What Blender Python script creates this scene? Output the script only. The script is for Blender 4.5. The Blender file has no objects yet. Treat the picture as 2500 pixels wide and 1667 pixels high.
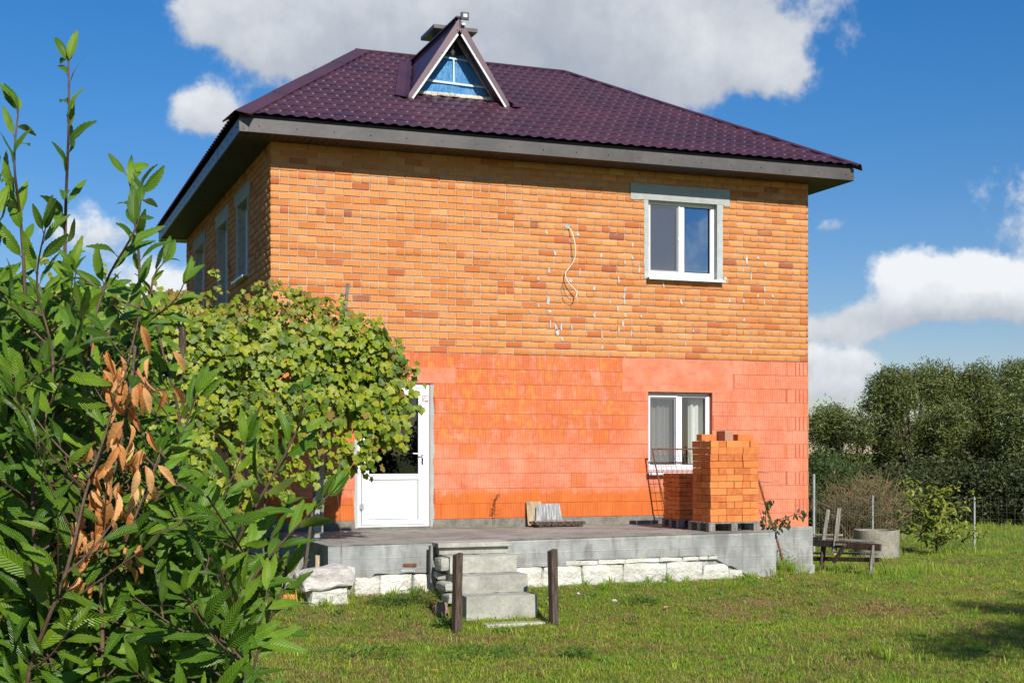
import bpy, math, random
import numpy as np
from mathutils import Vector, Matrix, noise, Euler

random.seed(7)
RNG = np.random.default_rng(11)
S = bpy.context.scene
COL = S.collection
R = math.radians

# ------------------------------------------------------------------ camera
CAMZ = 2.0
YAW = R(20.4)
CS, SN = math.cos(YAW), math.sin(YAW)
FPX = 3331.0            # focal length in photo pixels (2500 wide)


def at(px, py, dep):
    """world point seen at photo pixel (px,py) at distance dep along the view axis"""
    lat = (px - 1250) / FPX * dep
    a = lat + 3.381
    b = dep - 19.1
    return Vector((CS * a + SN * b, -SN * a + CS * b, CAMZ + (1100 - py) / FPX * dep))


cam_d = bpy.data.cameras.new('camera')
cam = bpy.data.objects.new('camera', cam_d)
COL.objects.link(cam)
cam.location = at(1250, 1100, 0)
cam.rotation_euler = (R(90), 0, -YAW)
cam_d.sensor_width = 36
cam_d.lens = FPX / 2500 * 36
cam_d.shift_y = (1100 - 833.5) / 2500
cam_d.clip_start = 0.1
cam_d.clip_end = 3000
S.camera = cam

# ------------------------------------------------------------------ light
SUNDIR = Vector((0.045, -1.0, 0.70)).normalized()      # towards the sun
sun_d = bpy.data.lights.new('sun', 'SUN')
sun_d.energy = 5.0
sun_d.angle = R(0.53)
sun_d.color = (1.0, 0.955, 0.87)
sun = bpy.data.objects.new('sun', sun_d)
COL.objects.link(sun)
sun.rotation_euler = SUNDIR.to_track_quat('Z', 'Y').to_euler()
sun.location = (0, -30, 30)

S.view_settings.view_transform = 'Standard'
S.view_settings.look = 'None'
S.view_settings.exposure = 0.20
S.view_settings.gamma = 1
S.view_settings.use_curve_mapping = False
S.render.engine = 'CYCLES'
S.cycles.max_bounces = 8
S.cycles.transparent_max_bounces = 8

# ------------------------------------------------------------------ node helpers


class NT:
    def __init__(s, tree):
        s.t = tree
        s.n = tree.nodes
        s.l = tree.links

    def new(s, typ, **kw):
        nd = s.n.new(typ)
        for k, v in kw.items():
            setattr(nd, k, v)
        return nd

    def put(s, sock, val):
        if val is None:
            return
        if isinstance(val, bpy.types.NodeSocket):
            s.l.new(val, sock)
        else:
            if isinstance(val, (tuple, list)) and len(val) == 3 and sock.type == 'RGBA':
                val = (*val, 1)
            sock.default_value = val

    def math(s, op, a, b=None, c=None, clamp=False):
        nd = s.new('ShaderNodeMath', operation=op, use_clamp=clamp)
        s.put(nd.inputs[0], a)
        s.put(nd.inputs[1], b)
        s.put(nd.inputs[2], c)
        return nd.outputs[0]

    def mix(s, f, a, b, blend='MIX'):
        nd = s.new('ShaderNodeMix', data_type='RGBA', blend_type=blend)
        s.put(nd.inputs[0], f)
        s.put(nd.inputs[6], a)
        s.put(nd.inputs[7], b)
        return nd.outputs[2]

    def noise(s, vec, scale, detail=4, rough=.55, dim='3D', dist=0.0):
        nd = s.new('ShaderNodeTexNoise', noise_dimensions=dim)
        s.put(nd.inputs['Vector'], vec)
        nd.inputs['Scale'].default_value = scale
        nd.inputs['Detail'].default_value = detail
        nd.inputs['Roughness'].default_value = rough
        nd.inputs['Distortion'].default_value = dist
        return nd.outputs[0]

    def ramp(s, f, stops, interp='LINEAR'):
        nd = s.new('ShaderNodeValToRGB')
        cr = nd.color_ramp
        cr.interpolation = interp
        while len(cr.elements) < len(stops):
            cr.elements.new(.5)
        for e, (p, c) in zip(cr.elements, stops):
            e.position = p
            e.color = (*c, 1) if len(c) == 3 else c
        s.put(nd.inputs[0], f)
        return nd.outputs[0]

    def step(s, v, lo, hi):
        nd = s.new('ShaderNodeMapRange', interpolation_type='SMOOTHSTEP')
        s.put(nd.inputs[0], v)
        nd.inputs[1].default_value = lo
        nd.inputs[2].default_value = hi
        return nd.outputs[0]

    def scale(s, vec, sx, sy, sz):
        nd = s.new('ShaderNodeVectorMath', operation='MULTIPLY')
        s.put(nd.inputs[0], vec)
        nd.inputs[1].default_value = (sx, sy, sz)
        return nd.outputs[0]

    def sep(s, vec):
        nd = s.new('ShaderNodeSeparateXYZ')
        s.put(nd.inputs[0], vec)
        return nd.outputs

    def bump(s, h, strength=.5, dist=.01):
        nd = s.new('ShaderNodeBump')
        nd.inputs['Strength'].default_value = strength
        nd.inputs['Distance'].default_value = dist
        s.put(nd.inputs['Height'], h)
        return nd.outputs[0]

    def pos(s):
        return s.new('ShaderNodeNewGeometry').outputs['Position']

    def obj(s):
        return s.new('ShaderNodeTexCoord').outputs['Object']

    def uv(s):
        return s.new('ShaderNodeTexCoord').outputs['UV']

    def rand(s):
        a = s.new('ShaderNodeObjectInfo').outputs['Random']
        b = s.new('ShaderNodeNewGeometry').outputs['Random Per Island']
        return s.math('FRACT', s.math('ADD', a, b))


def material(name, fn=None, rough=.8, color=(.5, .5, .5), spec=.3, metal=0.0):
    m = bpy.data.materials.new(name)
    m.use_nodes = True
    t = NT(m.node_tree)
    t.n.clear()
    out = t.new('ShaderNodeOutputMaterial')
    b = t.new('ShaderNodeBsdfPrincipled')
    b.inputs['Roughness'].default_value = rough
    b.inputs['Base Color'].default_value = (*color, 1)
    b.inputs['Specular IOR Level'].default_value = spec
    b.inputs['Metallic'].default_value = metal
    t.l.new(b.outputs[0], out.inputs[0])
    if fn:
        fn(t, b, out)
    return m


def simple(name, c1, c2, scale=8, rough=.8, bump=.3, bdist=.004, detail=6, stretch=None, spec=.3, metal=0.0, world=True):
    def fn(t, b, out):
        p = t.pos() if world else t.obj()
        if stretch:
            p = t.scale(p, *stretch)
        n = t.noise(p, scale, detail, .65)
        n2 = t.noise(p, scale * 7, 4, .6)
        f = t.step(t.math('ADD', t.math('MULTIPLY', n, .7), t.math('MULTIPLY', n2, .3)), .32, .68)
        rr = t.math('MULTIPLY_ADD', t.rand(), .24, .88)
        c = t.mix(f, c1, c2)
        hs = t.new('ShaderNodeHueSaturation')
        t.put(hs.inputs['Color'], c)
        t.put(hs.inputs['Value'], rr)
        t.put(b.inputs['Base Color'], hs.outputs[0])
        t.put(b.inputs['Normal'], t.bump(t.math('ADD', n, n2), bump, bdist))
    return material(name, fn, rough, spec=spec, metal=metal)


# ------------------------------------------------------------------ world
W = bpy.data.worlds.new('World')
S.world = W
W.use_nodes = True
t = NT(W.node_tree)
t.n.clear()
wout = t.new('ShaderNodeOutputWorld')
bg = t.new('ShaderNodeBackground')
bg.inputs['Strength'].default_value = 0.063
t.l.new(bg.outputs[0], wout.inputs[0])
sky = t.new('ShaderNodeTexSky', sky_type='NISHITA')
sky.sun_disc = False
sky.sun_elevation = math.asin(SUNDIR.z)
sky.sun_rotation = math.atan2(SUNDIR.x, SUNDIR.y)
sky.altitude = 200
sky.air_density = 1.0
sky.dust_density = 0.1
sky.ozone_density = 1.2
gen = t.new('ShaderNodeTexCoord').outputs['Generated']
sx, sy, sz = t.sep(gen)
hs = t.new('ShaderNodeHueSaturation')
hs.inputs['Saturation'].default_value = 1.25
hs.inputs['Value'].default_value = 0.95
t.l.new(sky.outputs[0], hs.inputs['Color'])
skyc = t.mix(1.0, hs.outputs[0], t.mix(t.step(sz, .0, .34), (.98, .98, 1.22), (.50, 1.12, 1.58)), 'MULTIPLY')
az = t.math('ARCTAN2', sx, sy)
el = t.math('ARCSINE', sz)
nA = t.new('ShaderNodeTexNoise')
nA.inputs['Scale'].default_value = 7
nA.inputs['Detail'].default_value = 7
nA.inputs['Roughness'].default_value = .6
t.l.new(gen, nA.inputs['Vector'])
wx, wy, wz = t.sep(nA.outputs['Color'])
azw = t.math('ADD', az, t.math('MULTIPLY_ADD', wx, .10, -.05))
elw = t.math('ADD', el, t.math('MULTIPLY_ADD', wy, .07, -.035))


def pxdir(px, py):
    d = Vector(((px - 1250) / FPX, 1, (1100 - py) / FPX))
    v = Vector((CS * d.x + SN * d.y, -SN * d.x + CS * d.y, d.z)).normalized()
    return math.atan2(v.x, v.y), math.asin(v.z)


CL = []


def cloud_px(px, py, rx, ry, k=1.0, white=.5):
    a, e = pxdir(px, py)
    CL.append((a, e, rx / FPX, ry / FPX, k, white))


cloud_px(930, 60, 480, 130, 1.0, .55)
cloud_px(1250, -20, 520, 210, 1.1, .32)
cloud_px(1480, 50, 430, 170, 1.05, .42)
cloud_px(1740, 130, 230, 120, .85, .8)
cloud_px(1940, 190, 90, 45, .75, .85)
cloud_px(620, 120, 170, 60, .75, .8)
cloud_px(620, 40, 150, 60, .7, .75)
cloud_px(520, 305, 110, 60, 1.0, .6)
cloud_px(2255, 675, 115, 62, 1.2, 1.05)
cloud_px(2430, 700, 120, 48, 1.1, .95)
cloud_px(2310, 765, 250, 36, 1.0, .42)
cloud_px(2080, 820, 150, 40, .9, .6)
cloud_px(2060, 895, 150, 32, .95, .85)
cloud_px(2050, 950, 170, 30, .9, .7)
cloud_px(2010, 580, 55, 28, .5, .5)
cloud_px(400, 690, 120, 60, 1.1, .8)
cloud_px(250, 560, 120, 60, .6, .7)
cloud_px(150, 800, 300, 80, 1.0, .6)
cloud_px(2700, 500, 250, 120, 1.1, .8)
# the rest of the sky carries scattered cumulus too (also what the windows mirror)
for (a, e, rx, ry, w) in [(2.66, .085, .22, .05, .9), (2.2, .10, .12, .05, .8), (-2.6, .2, .3, .07, .7),
                          (1.5, .2, .3, .08, .8), (1.1, .45, .3, .10, .6), (-1.2, .18, .3, .07, .8), (-2.0, .5, .3, .10, .7), (.2, .8, .3, .1, .6)]:
    CL.append((a, e, rx, ry, 1.1, w))
cov = None
whi = None
for (a, e, rx, ry, k, w) in CL:
    u = t.math('MULTIPLY', t.math('SUBTRACT', azw, a), 1 / rx)
    v = t.math('MULTIPLY', t.math('SUBTRACT', elw, e), 1 / ry)
    r2 = t.math('ADD', t.math('MULTIPLY', u, u), t.math('MULTIPLY', v, v))
    g = t.math('MULTIPLY', t.math('EXPONENT', t.math('MULTIPLY', r2, -1.1)), k)
    up = t.math('MULTIPLY_ADD', v, .35, w)            # tops whiter than undersides
    gw = t.math('MULTIPLY', g, up)
    cov = g if cov is None else t.math('ADD', cov, g)
    whi = gw if whi is None else t.math('ADD', whi, gw)
nB = t.noise(gen, 13, 9, .62)
nC = t.noise(gen, 42, 6, .6)
dens = t.math('ADD', cov, t.math('ADD', t.math('MULTIPLY_ADD', nB, 1.7, -.85), t.math('MULTIPLY_ADD', nC, .8, -.40)))
mask = t.step(dens, .30, .80)
wr = t.math('DIVIDE', whi, t.math('ADD', cov, .05))
wsh = t.math('ADD', wr, t.math('ADD', t.math('MULTIPLY_ADD', nB, 1.1, -.55), t.math('MULTIPLY_ADD', nC, .5, -.25)))
cc = t.ramp(wsh, [(.0, (5.8, 6.4, 7.4)), (.35, (7.3, 7.8, 8.6)), (.7, (9.9, 10.3, 10.9)), (1.0, (12.6, 12.9, 13.2))])
final = t.mix(t.math('MULTIPLY', mask, .96), skyc, cc)
t.l.new(final, bg.inputs['Color'])

# ------------------------------------------------------------------ mesh helpers


class MB:
    def __init__(s):
        s.v = []
        s.f = []
        s.uv = None

    def add(s, vs, fs):
        o = len(s.v)
        s.v.extend([tuple(p) for p in vs])
        s.f.extend([tuple(i + o for i in f) for f in fs])
        return s

    def box(s, x0, x1, y0, y1, z0, z1):
        vs = [(x, y, z) for x in (x0, x1) for y in (y0, y1) for z in (z0, z1)]
        fs = [(0, 1, 3, 2), (4, 6, 7, 5), (0, 4, 5, 1), (2, 3, 7, 6), (0, 2, 6, 4), (1, 5, 7, 3)]
        return s.add(vs, fs)

    def mbox(s, m, sx, sy, sz):
        """box of full size sx,sy,sz centred on matrix m"""
        vs = [m @ Vector((x * sx / 2, y * sy / 2, z * sz / 2)) for x in (-1, 1) for y in (-1, 1) for z in (-1, 1)]
        fs = [(0, 1, 3, 2), (4, 6, 7, 5), (0, 4, 5, 1), (2, 3, 7, 6), (0, 2, 6, 4), (1, 5, 7, 3)]
        return s.add(vs, fs)

    def bar(s, a, b, w, h, up=(0, 0, 1), ext=0):
        a, b = Vector(a), Vector(b)
        d = (b - a).normalized()
        side = d.cross(Vector(up))
        if side.length < 1e-4:
            side = d.cross(Vector((0, 1, 0)))
        side.normalize()
        u2 = side.cross(d)
        m = Matrix((d, side, u2)).transposed().to_4x4()
        m.translation = (a + b) / 2
        return s.mbox(m, (b - a).length + ext, w, h)

    def tube(s, pts, rad, n=6, cap=True):
        pts = [Vector(p) for p in pts]
        if not hasattr(rad, '__len__'):
            rad = [rad] * len(pts)
        o = len(s.v)
        prev = None
        for i, p in enumerate(pts):
            d = (pts[min(i + 1, len(pts) - 1)] - pts[max(i - 1, 0)])
            if d.length < 1e-9:
                d = Vector((0, 0, 1))
            d.normalize()
            if prev is None:
                a = d.orthogonal().normalized()
            else:
                a = prev - d * prev.dot(d)
                a = a.normalized() if a.length > 1e-6 else d.orthogonal().normalized()
            prev = a
            b = d.cross(a)
            for k in range(n):
                th = 2 * math.pi * k / n
                s.v.append(tuple(p + (a * math.cos(th) + b * math.sin(th)) * rad[i]))
        for i in range(len(pts) - 1):
            for k in range(n):
                k2 = (k + 1) % n
                s.f.append((o + i * n + k, o + i * n + k2, o + (i + 1) * n + k2, o + (i + 1) * n + k))
        if cap:
            s.f.append(tuple(o + k for k in range(n))[::-1])
            s.f.append(tuple(o + (len(pts) - 1) * n + k for k in range(n)))
        return s

    def prism(s, poly, axis, a, b):
        """poly of 2D points extruded along axis between a and b. axis 'y': poly in (x,z)"""
        n = len(poly)

        def P(p, q):
            return {'x': (q, p[0], p[1]), 'y': (p[0], q, p[1]), 'z': (p[0], p[1], q)}[axis]
        vs = [P(p, a) for p in poly] + [P(p, b) for p in poly]
        fs = [tuple(range(n)), tuple(range(2 * n - 1, n - 1, -1))]
        fs += [(i, i + n, (i + 1) % n + n, (i + 1) % n) for i in range(n)]
        return s.add(vs, fs)

    def mesh(s, name, mat=None, smooth=False):
        me = bpy.data.meshes.new(name)
        me.from_pydata(s.v, [], s.f)
        if mat:
            me.materials.append(mat)
        if smooth:
            me.polygons.foreach_set('use_smooth', [True] * len(me.polygons))
        me.update()
        return me

    def build(s, name, mat, parent=None, smooth=False, **props):
        o = bpy.data.objects.new(name, s.mesh(name, mat, smooth))
        COL.objects.link(o)
        if parent:
            o.parent = parent
        for k, v in props.items():
            o[k] = v
        return o


def bevel(o, w=.004, seg=1):
    m = o.modifiers.new('edge', 'BEVEL')
    m.width = w
    m.segments = seg
    m.limit_method = 'ANGLE'
    return o


def empty(name, label, cat, loc=(0, 0, 0), group=None):
    o = bpy.data.objects.new(name, None)
    o.empty_display_size = .1
    COL.objects.link(o)
    o.location = loc
    o['label'] = label
    o['category'] = cat
    if group:
        o['group'] = group
    bpy.context.view_layer.update() if False else None
    return o


def tag(o, label, cat, group=None):
    o['label'] = label
    o['category'] = cat
    if group:
        o['group'] = group
    return o


def recenter(o, loc):
    """give a top-level mesh an origin at its base without moving it"""
    loc = Vector(loc)
    me = o.data
    n = len(me.vertices)
    a = np.empty(n * 3)
    me.vertices.foreach_get('co', a)
    a = (a.reshape(-1, 3) - np.array(loc)).ravel()
    me.vertices.foreach_set('co', a)
    me.update()
    o.location = loc
    return o


def link(name, me, parent, loc=None, rot=None, mat4=None, **props):
    o = bpy.data.objects.new(name, me)
    COL.objects.link(o)
    o.parent = parent
    if mat4 is not None:
        o.matrix_basis = mat4
    else:
        if loc is not None:
            o.location = loc
        if rot is not None:
            o.rotation_euler = rot
    for k, v in props.items():
        o[k] = v
    return o


def scatter(name, templ, mats4, mat, parent=None, **props):
    """templ: list of (verts Nx3, faces list, uv per vert Nx2 or None); mats4: list of (templ index, Matrix)"""
    V, LI, LS, LT, UV = [], [], [], [], []
    vo = lo = 0
    pre = []
    for (tv, tf, tu) in templ:
        tv = np.array(tv, float)
        idx = np.concatenate([np.array(f) for f in tf])
        tot = np.array([len(f) for f in tf])
        st = np.concatenate([[0], np.cumsum(tot)[:-1]])
        pre.append((tv, idx, tot, st, None if tu is None else np.array(tu, float)[idx]))
    for (k, m) in mats4:
        tv, idx, tot, st, tu = pre[k]
        m = np.array(m)
        V.append(tv @ m[:3, :3].T + m[:3, 3])
        LI.append(idx + vo)
        LS.append(st + lo)
        LT.append(tot)
        if tu is not None:
            UV.append(tu)
        vo += len(tv)
        lo += len(idx)
    me = bpy.data.meshes.new(name)
    V = np.concatenate(V)
    LI = np.concatenate(LI)
    LS = np.concatenate(LS)
    LT = np.concatenate(LT)
    me.vertices.add(len(V))
    me.vertices.foreach_set('co', V.ravel())
    me.loops.add(len(LI))
    me.loops.foreach_set('vertex_index', LI)
    me.polygons.add(len(LS))
    me.polygons.foreach_set('loop_start', LS)
    me.polygons.foreach_set('loop_total', LT)
    if UV:
        l = me.uv_layers.new(name='UVMap')
        l.data.foreach_set('uv', np.concatenate(UV).ravel())
    me.update(calc_edges=True)
    me.validate()
    me.materials.append(mat)
    o = bpy.data.objects.new(name, me)
    COL.objects.link(o)
    if parent:
        o.parent = parent
    for k, v in props.items():
        o[k] = v
    return o


def templ_mesh(name, T, mat, smooth=False):
    tv, tf, tu = T
    me = bpy.data.meshes.new(name)
    me.from_pydata([tuple(v) for v in tv], [], tf)
    if tu is not None:
        l = me.uv_layers.new(name='UVMap')
        for lp in me.loops:
            l.data[lp.index].uv = tu[lp.vertex_index]
    if smooth:
        me.polygons.foreach_set('use_smooth', [True] * len(me.polygons))
    me.materials.append(mat)
    me.update()
    return me


def rock(w, d, h, seed, amp=.02, n=4):
    """rough hewn block, origin at the centre of its underside"""
    mb = MB()
    import bmesh
    bm = bmesh.new()
    bmesh.ops.create_cube(bm, size=1)
    bmesh.ops.subdivide_edges(bm, edges=bm.edges[:], cuts=n, use_grid_fill=True)
    for v in bm.verts:
        c = v.co
        q = Vector((c.x * w, c.y * d, (c.z + .5) * h))
        e = sum(1 for a in (c.x, c.y, c.z) if abs(a) > .49)
        nn = noise.noise_vector(q * 5 + Vector((seed * 7.1, seed * 3.3, 1)))
        n2 = noise.noise_vector(q * 16 + Vector((seed, 0, 3)))
        q += nn * amp + n2 * amp * .5
        if e >= 2:
            q -= Vector((math.copysign(amp * .5, c.x) if abs(c.x) > .49 else 0, math.copysign(amp * .5, c.y) if abs(c.y) > .49 else 0, math.copysign(amp * .5, c.z) if abs(c.z) > .49 else 0))
        v.co = q
    bm.verts.index_update()
    mb.add([v.co.copy() for v in bm.verts], [[v.index for v in f.verts] for f in bm.faces])
    bm.free()
    return mb


# ------------------------------------------------------------------ materials
def f_brick(t, b, out):
    r = t.rand()
    p = t.obj()
    gp = t.pos()
    c = t.ramp(r, [(0, (.70, .32, .12)), (.4, (.69, .29, .095)), (.75, (.66, .255, .078)), (.90, (.61, .205, .058)), (.955, (.57, .16, .045)), (.985, (.48, .13, .05)), (1, (.36, .11, .06))])
    n = t.noise(gp, 9, 5, .6)
    c = t.mix(t.math('MULTIPLY', t.step(n, .45, .75), .35), c, (.55, .19, .05))
    n3 = t.noise(gp, 2.2, 4, .6)
    c = t.mix(t.math('MULTIPLY', t.step(n3, .5, .75), .35), c, (.62, .37, .20))
    n2 = t.noise(gp, 60, 3, .6)
    c = t.mix(t.math('MULTIPLY', t.step(n2, .56, .8), .35), c, (.80, .5, .28))
    x, y, z = t.sep(p)
    w = t.math('SINE', t.math('MULTIPLY', x, 2 * math.pi / .0205))
    gro = t.step(w, .45, .95)
    rr = t.math('GREATER_THAN', t.math('FRACT', t.math('MULTIPLY', r, 17.3)), .12)   # a few bricks lie smooth side out
    gro = t.math('MULTIPLY', gro, rr)
    c = t.mix(t.math('MULTIPLY', gro, .6), c, (.36, .13, .04))  # groove shade put into the colour as dark lines
    t.put(b.inputs['Base Color'], c)
    t.put(b.inputs['Normal'], t.bump(t.math('ADD', t.math('MULTIPLY', gro, -1), t.math('MULTIPLY', n2, .5)), .8, .004))


M_brick = material('ribbed_orange_brick', f_brick, .85, spec=.2)


def f_pbrick(t, b, out):
    r = t.rand()
    c = t.ramp(r, [(0, (.66, .24, .07)), (.35, (.62, .195, .05)), (.7, (.56, .155, .04)), (1, (.44, .11, .035))])
    n = t.noise(t.pos(), 14, 5, .6)
    c = t.mix(t.math('MULTIPLY', t.step(n, .4, .7), .5), c, (.66, .27, .10))
    n2 = t.noise(t.pos(), 90, 3, .6)
    t.put(b.inputs['Base Color'], c)
    t.put(b.inputs['Normal'], t.bump(n2, .3, .004))


M_pbrick = material('plain_orange_brick', f_pbrick, .85, spec=.2)


def f_block(t, b, out):
    r = t.rand()
    gp = t.pos()
    x, y, z = t.sep(gp)
    ps = t.scale(gp, 1, 1, .55)
    n = t.noise(ps, 2.1, 6, .62)
    nb = t.noise(t.scale(gp, 2.4, 2.4, 1.3), 2.6, 5, .65)
    nf = t.noise(t.scale(gp, 1, 1, .35), 30, 4, .7)
    salmon = t.mix(t.step(n, .35, .65), (.69, .255, .15), (.65, .18, .085))
    salmon = t.mix(t.math('MULTIPLY', t.step(nf, .4, .75), .4), salmon, (.74, .33, .22))
    salmon = t.mix(t.math('MULTIPLY', t.step(t.noise(t.scale(gp, 1.2, 1.2, 4.5), 3.1, 5, .7), .52, .66), .5), salmon, (.62, .135, .055))
    orange = t.mix(t.step(nb, .35, .65), (.56, .118, .014), (.62, .155, .024))
    yel = (.70, .27, .055)
    # bare clay left below the ragged lower edge of the paint
    edge = t.math('ADD', z, t.math('MULTIPLY_ADD', nb, -.5, .25))
    low = t.math('MULTIPLY', t.math('SUBTRACT', 1, t.step(edge, 1.33, 1.44)), .88)
    low = t.math('MULTIPLY', low, t.math('SUBTRACT', 1, t.step(x, 6.3, 7.0)))
    # thin worn paint through the middle courses, showing the clay
    mid = t.math('MULTIPLY', t.step(z, 1.8, 2.3), t.math('SUBTRACT', 1, t.step(x, 5.4, 5.9)))
    sel = t.math('ADD', nb, t.math('MULTIPLY_ADD', t.math('FRACT', t.math('MULTIPLY', r, 7.7)), .12, -.06))
    worn = t.math('MULTIPLY', t.step(sel, .36, .50), mid)
    worn2 = t.math('MULTIPLY', t.step(sel, .52, .64), mid)
    c = t.mix(t.math('MULTIPLY', worn, .7), salmon, (.61, .14, .032))
    c = t.mix(t.math('MULTIPLY', worn2, .65), c, yel)
    dk = t.math('MULTIPLY', t.step(t.noise(t.scale(gp, 1.6, 1.6, 3.4), 1.5, 6, .72), .50, .66), t.math('SUBTRACT', 1, t.step(x, 5.2, 7.5)))
    c = t.mix(t.math('MULTIPLY', dk, .55), c, (.56, .125, .040))
    hl = t.step(t.noise(t.scale(gp, .7, .7, 5.0), 2.3, 5, .7), .56, .70)
    c = t.mix(t.math('MULTIPLY', hl, .4), c, (.78, .36, .25))
    # single unpainted blocks
    rr = t.math('FRACT', t.math('MULTIPLY', r, 31.7))
    bare = t.math('MULTIPLY', t.math('GREATER_THAN', rr, .965), .5)
    c = t.mix(bare, c, orange)
    c = t.mix(low, c, orange)
    rib = t.step(t.math('SINE', t.math('MULTIPLY', t.sep(t.obj())[0], 2 * math.pi / .0415)), .93, .995)
    c = t.mix(t.math('MULTIPLY', rib, .6), c, (.40, .075, .03))
    hs = t.new('ShaderNodeHueSaturation')
    t.put(hs.inputs['Color'], c)
    t.put(hs.inputs['Value'], t.math('MULTIPLY_ADD', r, .14, .92))
    t.put(b.inputs['Base Color'], hs.outputs[0])
    t.put(b.inputs['Normal'], t.bump(t.math('SUBTRACT', t.math('MULTIPLY', nf, .5), rib), .6, .004))


M_block = material('painted_clay_block', f_block, .8, spec=.25)


def f_paintplaster(t, b, out):
    gp = t.pos()
    n = t.noise(gp, 3.2, 6, .65)
    nf = t.noise(gp, 30, 4, .6)
    c = t.mix(t.step(n, .35, .65), (.69, .25, .15), (.66, .19, .095))
    c = t.mix(t.math('MULTIPLY', t.step(t.noise(t.scale(gp, 1.2, 1.2, 2.5), 3.1, 6, .7), .5, .68), .6), c, (.60, .12, .05))
    t.put(b.inputs['Base Color'], c)
    t.put(b.inputs['Normal'], t.bump(nf, .4, .004))


M_pplaster = material('salmon_painted_plaster', f_paintplaster, .8, spec=.25)
M_mortar = simple('brick_mortar', (.33, .30, .26), (.50, .47, .42), 12, .95, .5, .006)
M_joint = simple('block_joint', (.42, .10, .05), (.50, .14, .07), 9, .95, .4)
M_smear = simple('white_mortar', (.38, .38, .36), (.62, .62, .60), 30, .9, .5)
M_cement = simple('cement_render', (.36, .38, .36), (.46, .48, .46), 6, .9, .4)


def f_concrete(t, b, out):
    gp = t.pos()
    n = t.noise(gp, 2.6, 8, .65)
    n2 = t.noise(t.scale(gp, 1, 1, .25), 7, 5, .6)
    n3 = t.noise(gp, 70, 4, .6)
    c = t.mix(t.step(n, .3, .7), (.25, .255, .245), (.40, .405, .385))
    c = t.mix(t.math('MULTIPLY', t.step(n2, .46, .68), .65), c, (.17, .155, .135))
    lines = t.step(t.math('SINE', t.math('MULTIPLY', t.math('ADD', t.sep(gp)[2], t.math('MULTIPLY', n, .02)), 2 * math.pi / .14)), .9, 1.0)
    c = t.mix(t.math('MULTIPLY', t.math('MULTIPLY', lines, t.step(n, .45, .6)), .22), c, (.60, .60, .56))
    t.put(b.inputs['Base Color'], c)
    t.put(b.inputs['Normal'], t.bump(t.math('ADD', t.math('ADD', n, t.math('MULTIPLY', n3, .6)), t.math('MULTIPLY', lines, .3)), .6, .012))


M_concrete = material('weathered_concrete', f_concrete, .9, spec=.2)


def f_slabtop(t, b, out):
    gp = t.pos()
    n = t.noise(gp, 1.8, 8, .7)
    n2 = t.noise(t.scale(gp, .4, 1, 1), 9, 6, .7)
    n3 = t.noise(gp, 120, 4, .7)
    c = t.mix(t.step(n, .3, .7), (.23, .22, .20), (.40, .385, .345))
    c = t.mix(t.step(n2, .55, .7), c, (.13, .115, .095))
    c = t.mix(t.math('MULTIPLY', t.step(n3, .55, .75), .5), c, (.50, .46, .40))
    y = t.sep(gp)[1]
    moss = t.math('MULTIPLY', t.step(y, -.45, -.1), t.step(n2, .42, .55))
    c = t.mix(t.math('MULTIPLY', moss, .7), c, (.10, .12, .035))
    t.put(b.inputs['Base Color'], c)
    t.put(b.inputs['Normal'], t.bump(t.math('ADD', n2, n3), .8, .015))


M_slabtop = material('gritty_porch_floor', f_slabtop, .95, spec=.15)
M_stepcon = simple('step_concrete', (.30, .29, .245), (.47, .455, .395), 4, .9, .5, .008)
M_lime = simple('white_limestone', (.50, .475, .40), (.76, .745, .69), 3.5, .95, 1.0, .03, detail=9)
M_graylime = simple('greyed_limestone', (.42, .38, .35), (.66, .62, .58), 6, .95, .8, .015, detail=8)
M_pvc = material('white_pvc', lambda t, b, o: t.put(b.inputs['Base Color'], t.mix(t.step(t.noise(t.pos(), 3, 5, .6), .3, .8), (.82, .83, .84), (.76, .77, .77))), .35, spec=.4)
M_seal = material('black_gasket', None, .6, (.02, .02, .022))
M_metal = simple('grey_brown_sheet_metal', (.075, .066, .060), (.115, .102, .094), 1.6, .40, .15, .01, detail=3, spec=.5)
M_metal2 = simple('plum_trim_metal', (.125, .075, .085), (.165, .10, .11), 2, .35, .1, .01, detail=3, spec=.6)


def f_roof(t, b, out):
    gp = t.pos()
    n = t.noise(gp, 1.2, 5, .6)
    n2 = t.noise(gp, 40, 3, .7)
    c = t.mix(t.step(n, .35, .65), (.050, .018, .033), (.074, .024, .040))
    c = t.mix(t.math('MULTIPLY', t.step(n2, .68, .74), .5), c, (.30, .22, .24))
    t.put(b.inputs['Base Color'], c)
    t.put(b.inputs['Roughness'], t.math('MULTIPLY_ADD', n, .25, .32))
    t.put(b.inputs['Normal'], t.bump(t.noise(gp, 22, 3, .6), .12, .004))


M_roof = material('plum_coated_roof_metal', f_roof, .35, spec=.55)
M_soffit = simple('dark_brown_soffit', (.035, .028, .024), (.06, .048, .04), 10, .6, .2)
M_darkmetal = simple('dark_chimney_metal', (.035, .034, .04), (.06, .055, .06), 4, .45, .2, spec=.5)
M_white = material('white_strip', None, .5, (.7, .7, .68))


def f_film(t, b, out):
    gp = t.pos()
    n = t.noise(t.scale(gp, 14, 1, 1.6), 6, 5, .7)
    n2 = t.noise(gp, 5, 4, .6)
    c = t.mix(t.step(n, .35, .7), (.02, .17, .42), (.14, .36, .58))
    c = t.mix(t.math('MULTIPLY', t.step(n2, .4, .65), .5), c, (.015, .22, .55))
    t.put(b.inputs['Base Color'], c)
    t.put(b.inputs['Normal'], t.bump(t.math('ADD', n, n2), .7, .03))


M_film = material('blue_plastic_film', f_film, .3, spec=.6)
M_tape = material('pale_tape', None, .5, (.50, .60, .68))
M_foam = simple('cream_foam', (.55, .50, .40), (.72, .68, .56), 20, .9, .8, .01)


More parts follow.
